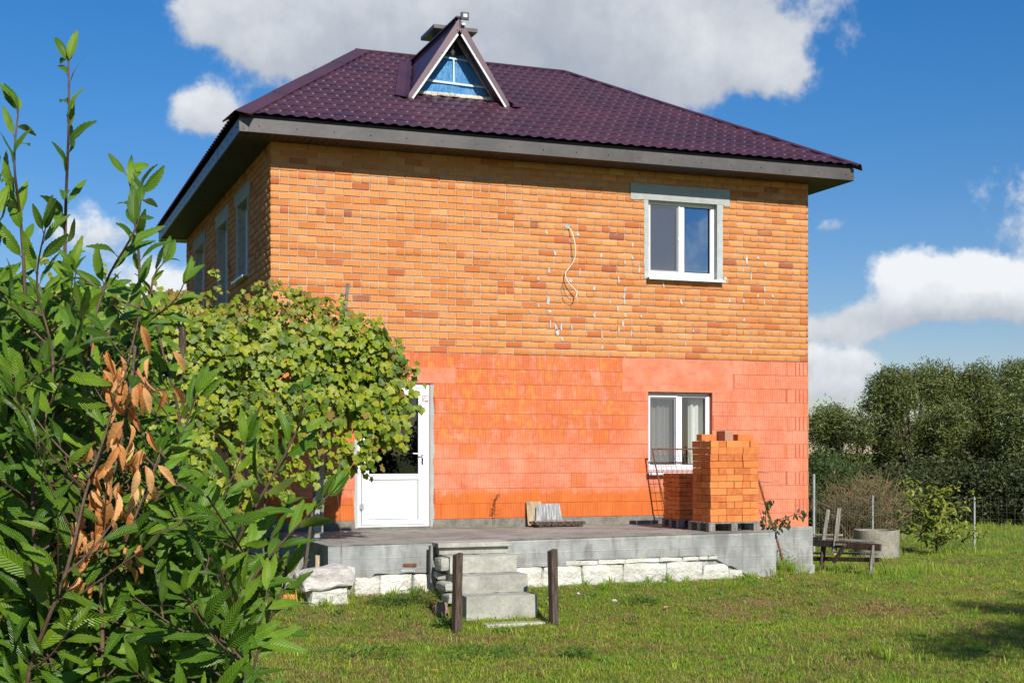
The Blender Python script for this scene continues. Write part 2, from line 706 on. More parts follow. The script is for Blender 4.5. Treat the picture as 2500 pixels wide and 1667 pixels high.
def glass(name, tint, refl=.10, gloss_tint=(1, 1, 1)):
    m = bpy.data.materials.new(name)
    m.use_nodes = True
    t = NT(m.node_tree)
    t.n.clear()
    out = t.new('ShaderNodeOutputMaterial')
    tr = t.new('ShaderNodeBsdfTransparent')
    tr.inputs[0].default_value = (*tint, 1)
    gl = t.new('ShaderNodeBsdfGlossy')
    gl.inputs['Roughness'].default_value = .0
    gl.inputs['Color'].default_value = (*gloss_tint, 1)
    t.put(gl.inputs['Normal'], t.bump(t.noise(t.pos(), 3, 2, .5), .04, .01))
    fr = t.new('ShaderNodeFresnel')
    fr.inputs[0].default_value = 1.52
    f = t.math('MULTIPLY_ADD', fr.outputs[0], 1.7, refl, clamp=True)
    mx = t.new('ShaderNodeMixShader')
    t.put(mx.inputs[0], f)
    t.l.new(tr.outputs[0], mx.inputs[1])
    t.l.new(gl.outputs[0], mx.inputs[2])
    t.l.new(mx.outputs[0], out.inputs[0])
    return m


M_glass = glass('sky_tinted_window_glass', (.70, .74, .76), .42, (.50, .66, .85))  # blue of the reflected sky put into the gloss colour
M_glass2 = glass('clear_window_glass', (.86, .88, .88), .10)
M_dglass = glass('dark_door_glass', (.30, .31, .32), .04)


def f_screen(t, b, out):
    # insect screen: fine grey net, half open
    tr = t.new('ShaderNodeBsdfTransparent')
    mx = t.new('ShaderNodeMixShader')
    mx.inputs[0].default_value = .52
    t.l.new(tr.outputs[0], mx.inputs[1])
    t.l.new(b.outputs[0], mx.inputs[2])
    t.l.new(mx.outputs[0], out.inputs[0])


M_screen = material('insect_screen_net', f_screen, .9, (.13, .13, .14))
M_curtain = material('pale_curtain', lambda t, b, o: t.put(b.inputs['Base Color'], t.mix(t.step(t.noise(t.scale(t.pos(), 30, 30, 1), 1, 3), .3, .7), (.75, .78, .74), (.86, .88, .85))), .9)
M_room = material('room_plaster', None, .9, (.30, .29, .27))


def f_wood(c1, c2):
    def fn(t, b, out):
        p = t.scale(t.obj(), 1, 1, .12)
        n = t.noise(p, 40, 6, .65)
        n2 = t.noise(t.pos(), 4, 5, .6)
        c = t.mix(t.step(n, .35, .7), c1, c2)
        c = t.mix(t.math('MULTIPLY', t.step(n2, .5, .75), .4), c, tuple(v * .5 for v in c1))
        t.put(b.inputs['Base Color'], c)
        t.put(b.inputs['Normal'], t.bump(n, .8, .006))
    return fn


M_wood_dark = material('dark_weathered_wood', f_wood((.045, .030, .022), (.13, .095, .07)), .85)
M_wood_grey = material('grey_weathered_wood', f_wood((.16, .145, .125), (.34, .31, .27)), .9)
M_wood_tan = material('tan_wood', f_wood((.30, .22, .13), (.50, .40, .25)), .85)
M_board = material('streaky_grey_board', f_wood((.17, .17, .17), (.50, .51, .51)), .8)
M_bark = simple('grey_bark', (.06, .045, .032), (.16, .13, .10), 14, .95, .8, .01)
M_twig = simple('reddish_shoot_bark', (.07, .042, .028), (.15, .095, .06), 20, .7, .3)
M_twig2 = simple('dry_twigs', (.20, .13, .065), (.34, .25, .14), 6, .9, .3)
M_rust = simple('rusty_steel', (.11, .04, .022), (.26, .105, .055), 25, .8, .5)
M_galv = simple('galvanised_post', (.34, .36, .36), (.50, .52, .52), 12, .5, .2, metal=.3)
M_wire = material('fence_wire', None, .5, (.28, .29, .28), metal=.5)
M_cable = material('cream_cable', None, .5, (.78, .70, .55))
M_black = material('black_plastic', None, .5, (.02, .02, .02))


def leaf_mat(name, cols, under, bdist=.0006, rough=.45, trans=.35, veins=True, spec=.45):
    m = bpy.data.materials.new(name)
    m.use_nodes = True
    t = NT(m.node_tree)
    t.n.clear()
    out = t.new('ShaderNodeOutputMaterial')
    b = t.new('ShaderNodeBsdfPrincipled')
    b.inputs['Roughness'].default_value = rough
    b.inputs['Specular IOR Level'].default_value = spec
    r = t.rand()
    k = len(cols)
    c = t.ramp(r, [(i / (k - 1), cols[i]) for i in range(k)])
    n = t.noise(t.pos(), 25, 3, .6)
    c = t.mix(t.math('MULTIPLY', t.step(n, .45, .75), .3), c, tuple(v * .6 for v in cols[0]))
    if name in ('willow_leaf', 'dark_undergrowth_leaf'):
        c = t.mix(t.math('MULTIPLY', t.step(t.noise(t.pos(), .55, 3, .5), .42, .62), .6), c, tuple(v * .8 for v in cols[0]))
    geo = t.new('ShaderNodeNewGeometry')
    if veins:
        u, v, _ = t.sep(t.uv())
        av = t.math('ABSOLUTE', v)
        mid = t.math('SUBTRACT', 1, t.step(av, .02, .07))
        ph = t.math('MULTIPLY', t.math('SUBTRACT', u, t.math('MULTIPLY', av, .16)), 2 * math.pi * 15)
        sv = t.step(t.math('SINE', ph), .6, 1.0)
        vn = t.math('MAXIMUM', t.math('MULTIPLY', mid, .9), t.math('MULTIPLY', sv, .35))
        c = t.mix(t.math('MULTIPLY', vn, .25), c, tuple(min(1, q * 2.6 + .03) for q in cols[-1]))
        t.put(b.inputs['Normal'], t.bump(t.math('SINE', ph), .7, bdist))
    c = t.mix(geo.outputs['Backfacing'], c, under)
    t.put(b.inputs['Base Color'], c)
    tl = t.new('ShaderNodeBsdfTranslucent')
    t.put(tl.inputs[0], t.mix(.5, c, tuple(q * 1.5 for q in under)))
    mx = t.new('ShaderNodeMixShader')
    mx.inputs[0].default_value = trans
    t.l.new(b.outputs[0], mx.inputs[1])
    t.l.new(tl.outputs[0], mx.inputs[2])
    t.l.new(mx.outputs[0], out.inputs[0])
    return m


M_leaf = leaf_mat('chestnut_leaf', [(.050, .125, .009), (.100, .205, .012), (.19, .31, .020)], (.14, .20, .035), rough=.42, trans=.32, spec=.35)
M_leafone = leaf_mat('chestnut_leaf_near', [(.050, .125, .009), (.100, .205, .012), (.19, .31, .020)], (.14, .20, .035), bdist=.0028, rough=.36, trans=.30, spec=.5)
M_leafdead = leaf_mat('dead_brown_leaf', [(.56, .22, .06), (.72, .35, .12), (.76, .45, .20)], (.66, .34, .14), rough=.7, trans=.25, veins=False)
M_vine = leaf_mat('grape_leaf', [(.07, .125, .010), (.18, .26, .012), (.28, .35, .015), (.40, .40, .02)], (.16, .22, .035), rough=.5, trans=.35, veins=False)
M_vinedry = leaf_mat('turning_grape_leaf', [(.20, .10, .03), (.34, .24, .03), (.22, .20, .03)], (.22, .17, .06), rough=.7, trans=.3, veins=False)
M_willow = leaf_mat('willow_leaf', [(.045, .066, .010), (.100, .130, .018), (.19, .215, .036)], (.16, .185, .055), rough=.5, trans=.2, veins=False)
M_bush = leaf_mat('bright_bush_leaf', [(.035, .070, .010), (.065, .115, .018), (.10, .15, .025)], (.08, .12, .035), rough=.5, trans=.3, veins=False)
M_hedge = leaf_mat('dark_undergrowth_leaf', [(.028, .040, .008), (.050, .066, .012), (.085, .10, .018)], (.06, .075, .02), rough=.6, trans=.2, veins=False)
M_fruit = leaf_mat('fruit_tree_leaf', [(.12, .17, .02), (.21, .25, .025), (.30, .29, .03)], (.20, .23, .05), rough=.5, trans=.3, veins=False)
M_weed = leaf_mat('weed_leaf', [(.035, .11, .012), (.06, .16, .016), (.085, .20, .02)], (.07, .14, .03), rough=.5, trans=.3, veins=False)


# dry patches of the lawn: shared by soil and grass
DRY = [(at(2080, 1480, 16.8), 1.1, .40), (at(1900, 1475, 17.2), .8, .3), (at(1450, 1560, 14.3), .5, .25), (at(1180, 1545, 14.6), .45, .2),
       (at(960, 1550, 14.6), .55, .22), (at(1750, 1440, 18.6), 1.9, .30), (at(1030, 1480, 16.0), .35, .25)]


def dryness(t):
    gp = t.pos()
    n = t.noise(gp, .8, 6, .65)
    nf = t.noise(gp, 5, 4, .65)
    acc = t.math('MULTIPLY_ADD', nf, 1.5, t.math('MULTIPLY_ADD', n, 1.1, -1.28))
    x, y, z = t.sep(gp)
    for (c, rx, ry) in DRY:
        u = t.math('MULTIPLY', t.math('SUBTRACT', x, c.x), 1 / rx)
        v = t.math('MULTIPLY', t.math('SUBTRACT', y, c.y), 1 / ry)
        g = t.math('EXPONENT', t.math('MULTIPLY', t.math('ADD', t.math('MULTIPLY', u, u), t.math('MULTIPLY', v, v)), -1))
        acc = t.math('ADD', acc, t.math('MULTIPLY', g, .26))
    return acc


def f_ground(t, b, out):
    gp = t.pos()
    d = dryness(t)
    n = t.noise(gp, 40, 6, .7)
    g = t.mix(t.step(n, .35, .65), (.08, .11, .02), (.20, .25, .04))
    s = t.mix(t.step(n, .35, .65), (.15, .11, .06), (.38, .28, .15))
    c = t.mix(t.step(d, .05, .55), g, s)
    t.put(b.inputs['Base Color'], c)
    t.put(b.inputs['Normal'], t.bump(n, 1.0, .03))


M_ground = material('lawn_soil', f_ground, .95, spec=.1)


def grass_mat(name, lush=0.0):
    m = bpy.data.materials.new(name)
    m.use_nodes = True
    t = NT(m.node_tree)
    t.n.clear()
    out = t.new('ShaderNodeOutputMaterial')
    b = t.new('ShaderNodeBsdfPrincipled')
    b.inputs['Roughness'].default_value = .55
    b.inputs['Specular IOR Level'].default_value = .3
    r = t.new('ShaderNodeNewGeometry').outputs['Random Per Island']
    r2 = t.new('ShaderNodeObjectInfo').outputs['Random']
    c = t.ramp(r, [(0, (.19, .32, .025)), (.4, (.34, .48, .038)), (.8, (.50, .61, .06)), (1, (.68, .70, .15))])
    c = t.mix(t.math('MULTIPLY', t.step(r2, .55, 1.0), .55), c, (.13, .30, .03))
    big = t.noise(t.pos(), .35, 4, .6)
    c = t.mix(t.math('MULTIPLY', t.step(big, .45, .62), .45), c, (.20, .40, .03))
    d = t.math('ADD', dryness(t), t.math('MULTIPLY_ADD', t.math('FRACT', t.math('MULTIPLY', r, 13.7)), .55, -.30 - lush))
    straw = t.ramp(t.math('FRACT', t.math('MULTIPLY', r, 5.3)), [(0, (.30, .17, .07)), (.6, (.48, .32, .14)), (1, (.60, .46, .23))])
    c = t.mix(t.step(d, .0, .28), c, straw)
    t.put(b.inputs['Base Color'], c)
    tl = t.new('ShaderNodeBsdfTranslucent')
    t.put(tl.inputs[0], c)
    mx = t.new('ShaderNodeMixShader')
    mx.inputs[0].default_value = .5
    t.l.new(b.outputs[0], mx.inputs[1])
    t.l.new(tl.outputs[0], mx.inputs[2])
    t.l.new(mx.outputs[0], out.inputs[0])
    return m


M_grass = grass_mat('lawn_grass')
M_grasslush = grass_mat('tall_grass', .25)
M_weedlawn = leaf_mat('lawn_weed_leaf', [(.06, .17, .015), (.11, .26, .02), (.17, .34, .03)], (.12, .24, .04), rough=.5, trans=.35, veins=False)

# ------------------------------------------------------------------ ground


def sm(x, a, b):
    u = max(0, min(1, (x - a) / (b - a)))
    return u * u * (3 - 2 * u)


def gh(x, y):
    dx = max(-1.5 - x, 0, x - 6.4)
    dy = max(-3.2 - y, 0, y - 3)
    d = math.hypot(dx, dy)
    h = .29 * (1 - sm(d, 0, 1.8))
    h -= .07 * sm(x, 8.5, 13)
    h += .03 * noise.noise(Vector((x * .35, y * .35, 0))) + .012 * noise.noise(Vector((x * 1.3, y * 1.3, 4)))
    if math.hypot(x, y) > 60:
        h += .5 * noise.noise(Vector((x * .01, y * .01, 2))) * sm(math.hypot(x, y), 60, 150)
    return h


def axis_vals(lo, hi, fine0, fine1, st):
    v = list(np.arange(fine0, fine1 + 1e-6, st))
    s = st
    a = fine0
    while a > lo:
        s *= 1.3
        a -= s
        v.insert(0, a)
    s = st
    a = v[-1]
    while a < hi:
        s *= 1.3
        a += s
        v.append(a)
    return v


xs = axis_vals(-700, 700, -9, 22, .25)
ys = axis_vals(-700, 700, -16, 16, .25)
gm = MB()
for y in ys:
    for x in xs:
        gm.v.append((x, y, gh(x, y)))
nx = len(xs)
for j in range(len(ys) - 1):
    for i in range(nx - 1):
        a = j * nx + i
        gm.f.append((a, a + 1, a + 1 + nx, a + nx))
ground = gm.build('ground', M_ground, smooth=True, kind='structure')

# density of the grass instances: thick where the view meets the lawn
dens_a = np.zeros(len(gm.v), dtype=np.float32)
lush_a = np.zeros(len(gm.v), dtype=np.float32)
camxy = cam.location
for i, (x, y, z) in enumerate(gm.v):
    dx, dy = x - camxy.x, y - camxy.y
    lat = CS * dx - SN * dy
    dep = SN * dx + CS * dy
    if dep < 9 or dep > 44 or abs(lat) > dep * .42 + 1.5:
        continue
    k = 1.0 if dep < 17 else max(.22, 1.0 - (dep - 17) / 16)
    if -.1 < x < 8.7 and y > -.1:
        continue
    if .2 < x < 6.2 and y > -3.0:
        continue
    dens_a[i] = k
    # unmown fringe: beside the house, along the fence, round the well
    q = 0
    if dep > 26.5:
        q = 1
    if 8.8 < x < 12 and -1.2 < y < 6:
        q = .8
    if x < .2 and y > -3.6:
        q = .8
    lush_a[i] = q * k
for nm, arr in (('turf', dens_a), ('lush', lush_a)):
    at_ = ground.data.attributes.new(nm, 'FLOAT', 'POINT')
    at_.data.foreach_set('value', arr)


def blades(kinds, per, rad, h0, h1, w, lean):
    V, F, tid = [], [], []
    for k in range(kinds):
        for _ in range(per):
            a = random.uniform(0, 6.283)
            r = rad * math.sqrt(random.random())
            bx, by = r * math.cos(a), r * math.sin(a)
            d = random.uniform(0, 6.283)
            h = random.uniform(h0, h1) * (1 - .35 * r / rad)
            l = random.uniform(.15, lean) * h
            ww = w * random.uniform(.6, 1.3)
            px_, py_ = -math.sin(d + random.uniform(-.6, .6)), math.cos(d)
            o = len(V)
            V += [(bx - px_ * ww, by - py_ * ww, -.005), (bx + px_ * ww, by + py_ * ww, -.005),
                  (bx + math.cos(d) * l * .4 + px_ * ww * .8, by + math.sin(d) * l * .4 + py_ * ww * .8, h * .62),
                  (bx + math.cos(d) * l * .4 - px_ * ww * .8, by + math.sin(d) * l * .4 - py_ * ww * .8, h * .62),
                  (bx + math.cos(d) * l, by + math.sin(d) * l, h * (1.0 if lean < 1.2 else .85))]
            F += [(o, o + 1, o + 2, o + 3), (o + 3, o + 2, o + 4)]
            tid += [k, k]
    return V, F, tid


def grass_object(name, attr, density, kinds, per, rad, h0, h1, w, lean, mat, seed):
    V, F, tid = blades(kinds, per, rad, h0, h1, w, lean)
    me = bpy.data.meshes.new(name)
    me.from_pydata(V, [], F)
    a = me.attributes.new('tid', 'INT', 'FACE')
    a.data.foreach_set('value', tid)
    me.materials.append(mat)
    o = bpy.data.objects.new(name, me)
    COL.objects.link(o)
    o['kind'] = 'stuff'
    ng = bpy.data.node_groups.new(name, 'GeometryNodeTree')
    ng.interface.new_socket('Geometry', in_out='INPUT', socket_type='NodeSocketGeometry')
    ng.interface.new_socket('Geometry', in_out='OUTPUT', socket_type='NodeSocketGeometry')
    N, L = ng.nodes, ng.links
    gi = N.new('NodeGroupInput')
    go = N.new('NodeGroupOutput')
    oi = N.new('GeometryNodeObjectInfo')
    oi.inputs['Object'].default_value = ground
    na = N.new('GeometryNodeInputNamedAttribute')
    na.data_type = 'FLOAT'
    na.inputs['Name'].default_value = attr
    mu = N.new('ShaderNodeMath')
    mu.operation = 'MULTIPLY'
    mu.inputs[1].default_value = density
    L.new(na.outputs['Attribute'], mu.inputs[0])
    dp = N.new('GeometryNodeDistributePointsOnFaces')
    dp.inputs['Seed'].default_value = seed
    L.new(oi.outputs['Geometry'], dp.inputs['Mesh'])
    L.new(mu.outputs[0], dp.inputs['Density'])
    nt = N.new('GeometryNodeInputNamedAttribute')
    nt.data_type = 'INT'
    nt.inputs['Name'].default_value = 'tid'
    sp = N.new('GeometryNodeSplitToInstances')
    sp.domain = 'FACE'
    L.new(gi.outputs[0], sp.inputs[0])
    L.new([q for q in nt.outputs if q.enabled][0], sp.inputs['Group ID'])
    ip = N.new('GeometryNodeInstanceOnPoints')
    L.new(dp.outputs['Points'], ip.inputs['Points'])
    L.new(sp.outputs[0], ip.inputs['Instance'])
    ip.inputs['Pick Instance'].default_value = True
    rv = N.new('FunctionNodeRandomValue')
    rv.data_type = 'FLOAT_VECTOR'
    rv.inputs[0].default_value = (-.12, -.12, 0)
    rv.inputs[1].default_value = (.12, .12, 6.283)
    L.new(rv.outputs[0], ip.inputs['Rotation'])
    rs = N.new('FunctionNodeRandomValue')
    rs.data_type = 'FLOAT'
    rs.inputs[2].default_value = .55
    rs.inputs[3].default_value = 1.35
    rs.inputs['Seed'].default_value = 5
    L.new(rs.outputs[1], ip.inputs['Scale'])
    L.new(ip.outputs[0], go.inputs[0])
    md = o.modifiers.new('grow', 'NODES')
    md.node_group = ng
    return o


grass_object('lawn_grass', 'turf', 100, 8, 50, .13, .018, .055, .0026, 2.2, M_grass, 3)
grass_object('long_grass', 'turf', 5.5, 5, 14, .07, .05, .12, .0035, 1.3, M_grasslush, 8)
grass_object('lawn_weeds', 'turf', 7, 6, 16, .08, .02, .05, .010, 3.0, M_weedlawn, 41)
grass_object('tall_grass', 'lush', 26, 6, 22, .12, .08, .22, .0035, 1.0, M_grasslush, 21)

# ================================================================== HOUSE
LX, LY = 8.74, 9.43
ZB, ZM, ZT = 1.0, 3.43, 6.33          # foot of blocks, top of blocks, top of wall
house = empty('house', 'two storey orange brick house with salmon painted ground floor and plum hipped metal roof', 'house')

W_UP = (5.86, 7.06, 4.70, 5.90)
W_LO = (5.86, 6.98, 1.68, 2.91)
DOOR = (1.25, 2.33, .90, 2.975)
LW = [(1.93, 2.90, 4.70, 5.89), (4.0, 5.02, 3.75, 5.87), (6.8, 7.98, 4.70, 5.88)]


def cells(x0, x1, z0, z1, ops):
    xs_ = sorted({x0, x1, *[o[0] for o in ops], *[o[1] for o in ops]})
    xs_ = [x for x in xs_ if x0 <= x <= x1]
    out = []
    for a, b in zip(xs_[:-1], xs_[1:]):
        cuts = sorted([(o[2], o[3]) for o in ops if o[0] <= a + 1e-6 and o[1] >= b - 1e-6])
        z = z0
        for c, d in cuts:
            if c > z:
                out.append((a, b, z, min(c, z1)))
            z = max(z, d)
        if z < z1:
            out.append((a, b, z, z1))
    return out


core = MB()
for (a, b, c, d) in cells(.012, LX - .004, 3.432, ZT, [W_UP]):
    core.box(a, b, .013, .38, c, d)
upper_wall = core.build('upper_wall', M_mortar, house)
core = MB()
for (a, b, c, d) in cells(.005, LX - .01, .80, 3.430, [W_LO, (DOOR[0], DOOR[1], .80, DOOR[3])]):
    core.box(a, b, .006, .38, c, d)
lower_wall = core.build('lower_wall', M_joint, house)
core = MB()
for (a, b, c, d) in cells(.38, LY, 3.432, ZT, LW):
    core.box(.013, .36, a, b, c, d)
side_wall = core.build('side_wall', M_mortar, house)
core = MB()
core.box(.006, .36, .38, LY, .80, 3.43)
core.box(LX - .36, LX - .012, .38, LY, .80, ZT)
core.box(.36, LX - .36, LY - .35, LY - .01, .80, ZT)
rear_wall = core.build('rear_wall', M_joint, house)
fl = MB()
fl.box(.36, LX - .36, .38, LY - .36, 3.30, 3.44)
fl.box(.36, LX - .36, .38, LY - .36, .80, .90)
fl.box(.36, LX - .36, 4.2, 4.3, .9, 6.3)
fl.box(4.3, 4.4, .38, 4.2, .9, 6.3)
fl.build('floor_slab', M_room, house)

# ---- bricks
BH, BJ, BW = .100, .0125, .260


def brick_mesh(w, h=.0875, d=.03, mat=M_brick, ch=.003):
    mb = MB()
    x, z = w / 2, h / 2
    vs = [(-x + ch, 0, -z + ch), (x - ch, 0, -z + ch), (x - ch, 0, z - ch), (-x + ch, 0, z - ch),
          (-x, ch, -z), (x, ch, -z), (x, ch, z), (-x, ch, z),
          (-x, d, -z), (x, d, -z), (x, d, z), (-x, d, z)]
    fs = [(0, 1, 2, 3)]
    for a, b in ((0, 4), (4, 8)):
        for k in range(4):
            k2 = (k + 1) % 4
            fs.append((a + k, b + k, b + k2, a + k2))
    return mb.add(vs, fs)


def lay(x0, x1, z0, ops, courses, header_every=5):
    """returns (xc, zc, w) of the bricks of a wall"""
    out = []
    for k in range(courses):
        z = z0 + k * BH + BH / 2
        head = (k % header_every == header_every - 1)
        step = BW / 2 if head else BW
        x = x0 - (0 if head else (BW / 2 if k % 2 else 0))
        row = []
        while x < x1:
            a, b = max(x, x0), min(x + step, x1)
            # now and then a cut brick
            row.append((a, b))
            x += step
        for (a, b) in row:
            segs = [(a, b)]
            for (ox0, ox1, oz0, oz1) in ops:
                if oz0 < z < oz1:
                    ns = []
                    for (p, q) in segs:
                        if q <= ox0 or p >= ox1:
                            ns.append((p, q))
                        else:
                            if p < ox0:
                                ns.append((p, ox0))
                            if q > ox1:
                                ns.append((ox1, q))
                    segs = ns
            for (p, q) in segs:
                w = q - p - BJ
                if w > .035:
                    out.append(((p + q) / 2, z, w))
    return out


ops_front = [(5.80, 7.16, 4.66, 5.90), (5.555, 7.29, 5.90, 6.13)]
bricks = lay(0, LX, ZM + .004, ops_front, 29)
vis = []
for (x, z, w) in bricks:
    dep = 19.1 + SN * x
    hidden = (x < 1.15 and z < 3.9) or (x < .8 and z < 4.05)
    vis.append((hidden or w < .2, dep - .02 * z + random.random() * .4))
order = sorted(range(len(bricks)), key=lambda i: vis[i])
cache = {}
singles = set(order[:300])
tm, mats4 = [brick_mesh(.25)], []
tt = {}
for i, (x, z, w) in enumerate(bricks):
    wq = round(w, 2)
    yoff = random.uniform(-.0028, .0028)
    M4 = Matrix.Translation((x + random.uniform(-.002, .002), yoff, z + random.uniform(-.002, .002))) @ Euler((random.uniform(-.006, .006), random.uniform(-.008, .008), random.uniform(-.006, .006))).to_matrix().to_4x4()
    if wq not in tt:
        b = brick_mesh(wq)
        tt[wq] = [len(tt), (np.array(b.v), b.f, None), None]
    if i in singles:
        if tt[wq][2] is None:
            tt[wq][2] = brick_mesh(wq).mesh('brick', M_brick)
        link('brick', tt[wq][2], upper_wall, mat4=M4)
    else:
        mats4.append((tt[wq][0], M4))
scatter('bricks', [q[1] for q in sorted(tt.values(), key=lambda q: q[0])], mats4, M_brick, upper_wall, kind='stuff')
# left wall bricks (strongly foreshortened: joined)
ops_left = [(a - .10, b + .10, c - .1, d) for (a, b, c, d) in LW] + [(a - .22, b + .22, d, d + .23) for (a, b, c, d) in LW]
lb = lay(0, LY, ZM + .004, ops_left, 29)
tt = {}
mats4 = []
for (y, z, w) in lb:
    wq = round(w, 2)
    if wq not in tt:
        b = brick_mesh(wq)
        tt[wq] = [len(tt), (np.array(b.v), b.f, None)]
    M4 = Matrix.Translation((random.uniform(-.003, .003), y, z)) @ Matrix.Rotation(-math.pi / 2, 4, 'Z')
    mats4.append((tt[wq][0], M4))
scatter('bricks', [q[1] for q in sorted(tt.values(), key=lambda q: q[0])], mats4, M_brick, side_wall, kind='stuff')

mats4 = [(k_, Matrix.Translation((LX, 0, 0)) @ Matrix.Scale(-1, 4, (1, 0, 0)) @ m_) for (k_, m_) in
         [(tt[round(w, 2)][0], Matrix.Translation((0, y, z)) @ Matrix.Rotation(-math.pi / 2, 4, 'Z')) for (y, z, w) in lay(0, LY, ZM + .004, [], 29) if round(w, 2) in tt]]
scatter('bricks', [q[1] for q in sorted(tt.values(), key=lambda q: q[0])], mats4, M_brick, rear_wall, kind='stuff')

# ---- large painted clay blocks, front
BLH = (ZM - ZB) / 11
BLW = .25


def block_mesh(w, h, grooved=False):
    j = .0045
    if not grooved:
        return brick_mesh(w - .0012, h - j, .03, M_block, .0014)
    mb = MB()
    n = 4
    pitch = .072
    x = w / 2
    z = h / 2 - j / 2
    # recessed back, proud ribs with deep slots between
    mb.box(-x, x, .034, .05, -z, z)
    e = -x
    for k in range(n):
        s = x - .028 - (n - 1 - k) * pitch
        mb.box(e, s - .007, .0, .034, -z, z)
        e = s + .007
    mb.box(e, x, 0, .034, -z, z)
    mb.box(-x, x, .001, .034, z - .01, z - .0005)
    return mb


ops_b = [(W_LO[0], W_LO[1], W_LO[2], W_LO[3]), (DOOR[0] - .03, DOOR[1] + .05, .8, DOOR[3] + .01),
         (5.42, 7.35, 2.915, ZM), (1.0, 2.72, 2.985, 2.985 + .23)]
blk = []
for k in range(11):
    z0 = ZB + k * BLH
    zc = z0 + BLH / 2
    x = -(.125 if k % 2 else 0) + .03 * (k % 3)
    while x < LX:
        a, b = max(0, x), min(LX, x + BLW)
        x += BLW
        gro = False
        if k % 2 == 0 and b > LX - .40:
            if a >= LX - .40:
                continue
            b = LX - .40
        segs = [(a, b)]
        for (ox0, ox1, oz0, oz1) in ops_b:
            if oz0 < zc < oz1:
                ns = []
                for (p, q) in segs:
                    if q <= ox0 or p >= ox1:
                        ns.append((p, q))
                    else:
                        if p < ox0:
                            ns.append((p, ox0))
                        if q > ox1:
                            ns.append((ox1, q))
                segs = ns
        for (p, q) in segs:
            if q - p > .03:
                blk.append(((p + q) / 2, zc, q - p, False))
    if k % 2 == 0:
        blk.append((LX - .20, zc, .40, True))
order = sorted(range(len(blk)), key=lambda i: ((blk[i][0] < 1.0), blk[i][2] < .15, blk[i][0]))
singles = set(order[:300])
tt = {}
mats4 = []
for i, (x, z, w, g) in enumerate(blk):
    wq = (round(w, 2) if abs(w - round(w, 2)) < .004 else round(w, 3), g)
    if wq not in tt:
        b = block_mesh(w, BLH, g)
        tt[wq] = [len(tt), (np.array(b.v), b.f, None), None]
    M4 = Matrix.Translation((x, random.uniform(-.0012, .0008) - (.004 if g else 0), z)) @ Euler((random.uniform(-.004, .004), 0, random.uniform(-.0015, .0015))).to_matrix().to_4x4()
    if i in singles:
        if tt[wq][2] is None:
            tt[wq][2] = block_mesh(w, BLH, g).mesh('clay_block', M_block)
        link('clay_block', tt[wq][2], lower_wall, mat4=M4)
    else:
        mats4.append((tt[wq][0], M4))
if mats4:
    scatter('clay_blocks', [q[1] for q in sorted(tt.values(), key=lambda q: q[0])], mats4, M_block, lower_wall, kind='stuff')
# side blocks of the lower left wall
tt = {0: None}
b = block_mesh(.25, BLH)
mats4 = []
for k in range(11):
    y = .125 + (.125 if k % 2 else 0)
    while y < LY:
        mats4.append((0, Matrix.Translation((0, y, ZB + (k + .5) * BLH)) @ Matrix.Rotation(-math.pi / 2, 4, 'Z')))
        y += .25
scatter('clay_blocks', [(np.array(b.v), b.f, None)], mats4, M_block, side_wall, kind='stuff')

# plaster pieces
MB().box(5.42, 7.35, -.0015, .006, 2.915, ZM - .002).build('painted_lintel', M_pplaster, house)
MB().box(1.0, 2.72, -.0022, .006, 2.988, 3.215).build('painted_lintel', M_pplaster, house)
pl = MB()
pl.prism([(5.555, 5.895), (5.57, 5.87), (5.80, 5.885), (7.17, 5.885), (7.20, 5.865), (7.29, 5.862), (7.29, 6.13), (5.555, 6.13)], 'y', -.012, .02)
pl.build('cement_lintel', M_cement, house)
fr = MB()


def ragged(x0, x1, z0, z1, side, seed):
    """strip of render whose one edge wanders"""
    P = []
    n = 14
    for i in range(n + 1):
        z = z0 + (z1 - z0) * i / n
        P.append(((x1 if side > 0 else x0) + .018 * noise.noise(Vector((z * 9, seed, 0))), z))
    if side > 0:
        return [(x0, z0)] + P + [(x0, z1)]
    return [(x1, z0)] + P + [(x1, z1)]


fr.prism(ragged(5.785, 5.858, 4.66, 5.884, -1, 1), 'y', -.008, .09)
fr.build('cement_reveal', M_cement, house)
fr = MB()
fr.prism(ragged(7.062, 7.165, 4.66, 5.884, 1, 5), 'y', -.009, .09)
fr.build('cement_reveal', M_cement, house)
pt = MB()
pt.prism([(1.20 + .01 * math.sin(z * 9), z) for z in np.linspace(.89, 2.96, 12)] + [(1.249, 2.96), (1.249, .89)], 'y', -.006, .2)
pt.build('door_reveal', M_cement, house)
pt = MB()
pt.prism([(2.385 + .012 * math.sin(z * 13), z) for z in np.linspace(.89, 2.96, 12)] + [(2.331, 2.96), (2.331, .89)], 'y', -.006, .2)
pt.build('door_reveal', M_cement, house)
for (a, b, c, d) in LW:
    q = MB()
    q.box(-.012, .015, a - .22, b + .22, d + .002, d + .23)
    q.box(-.008, .12, a - .09, a - .001, c - .04, d)
    q.box(-.008, .12, b + .001, b + .10, c - .04, d)
    q.build('cement_lintel', M_cement, house)

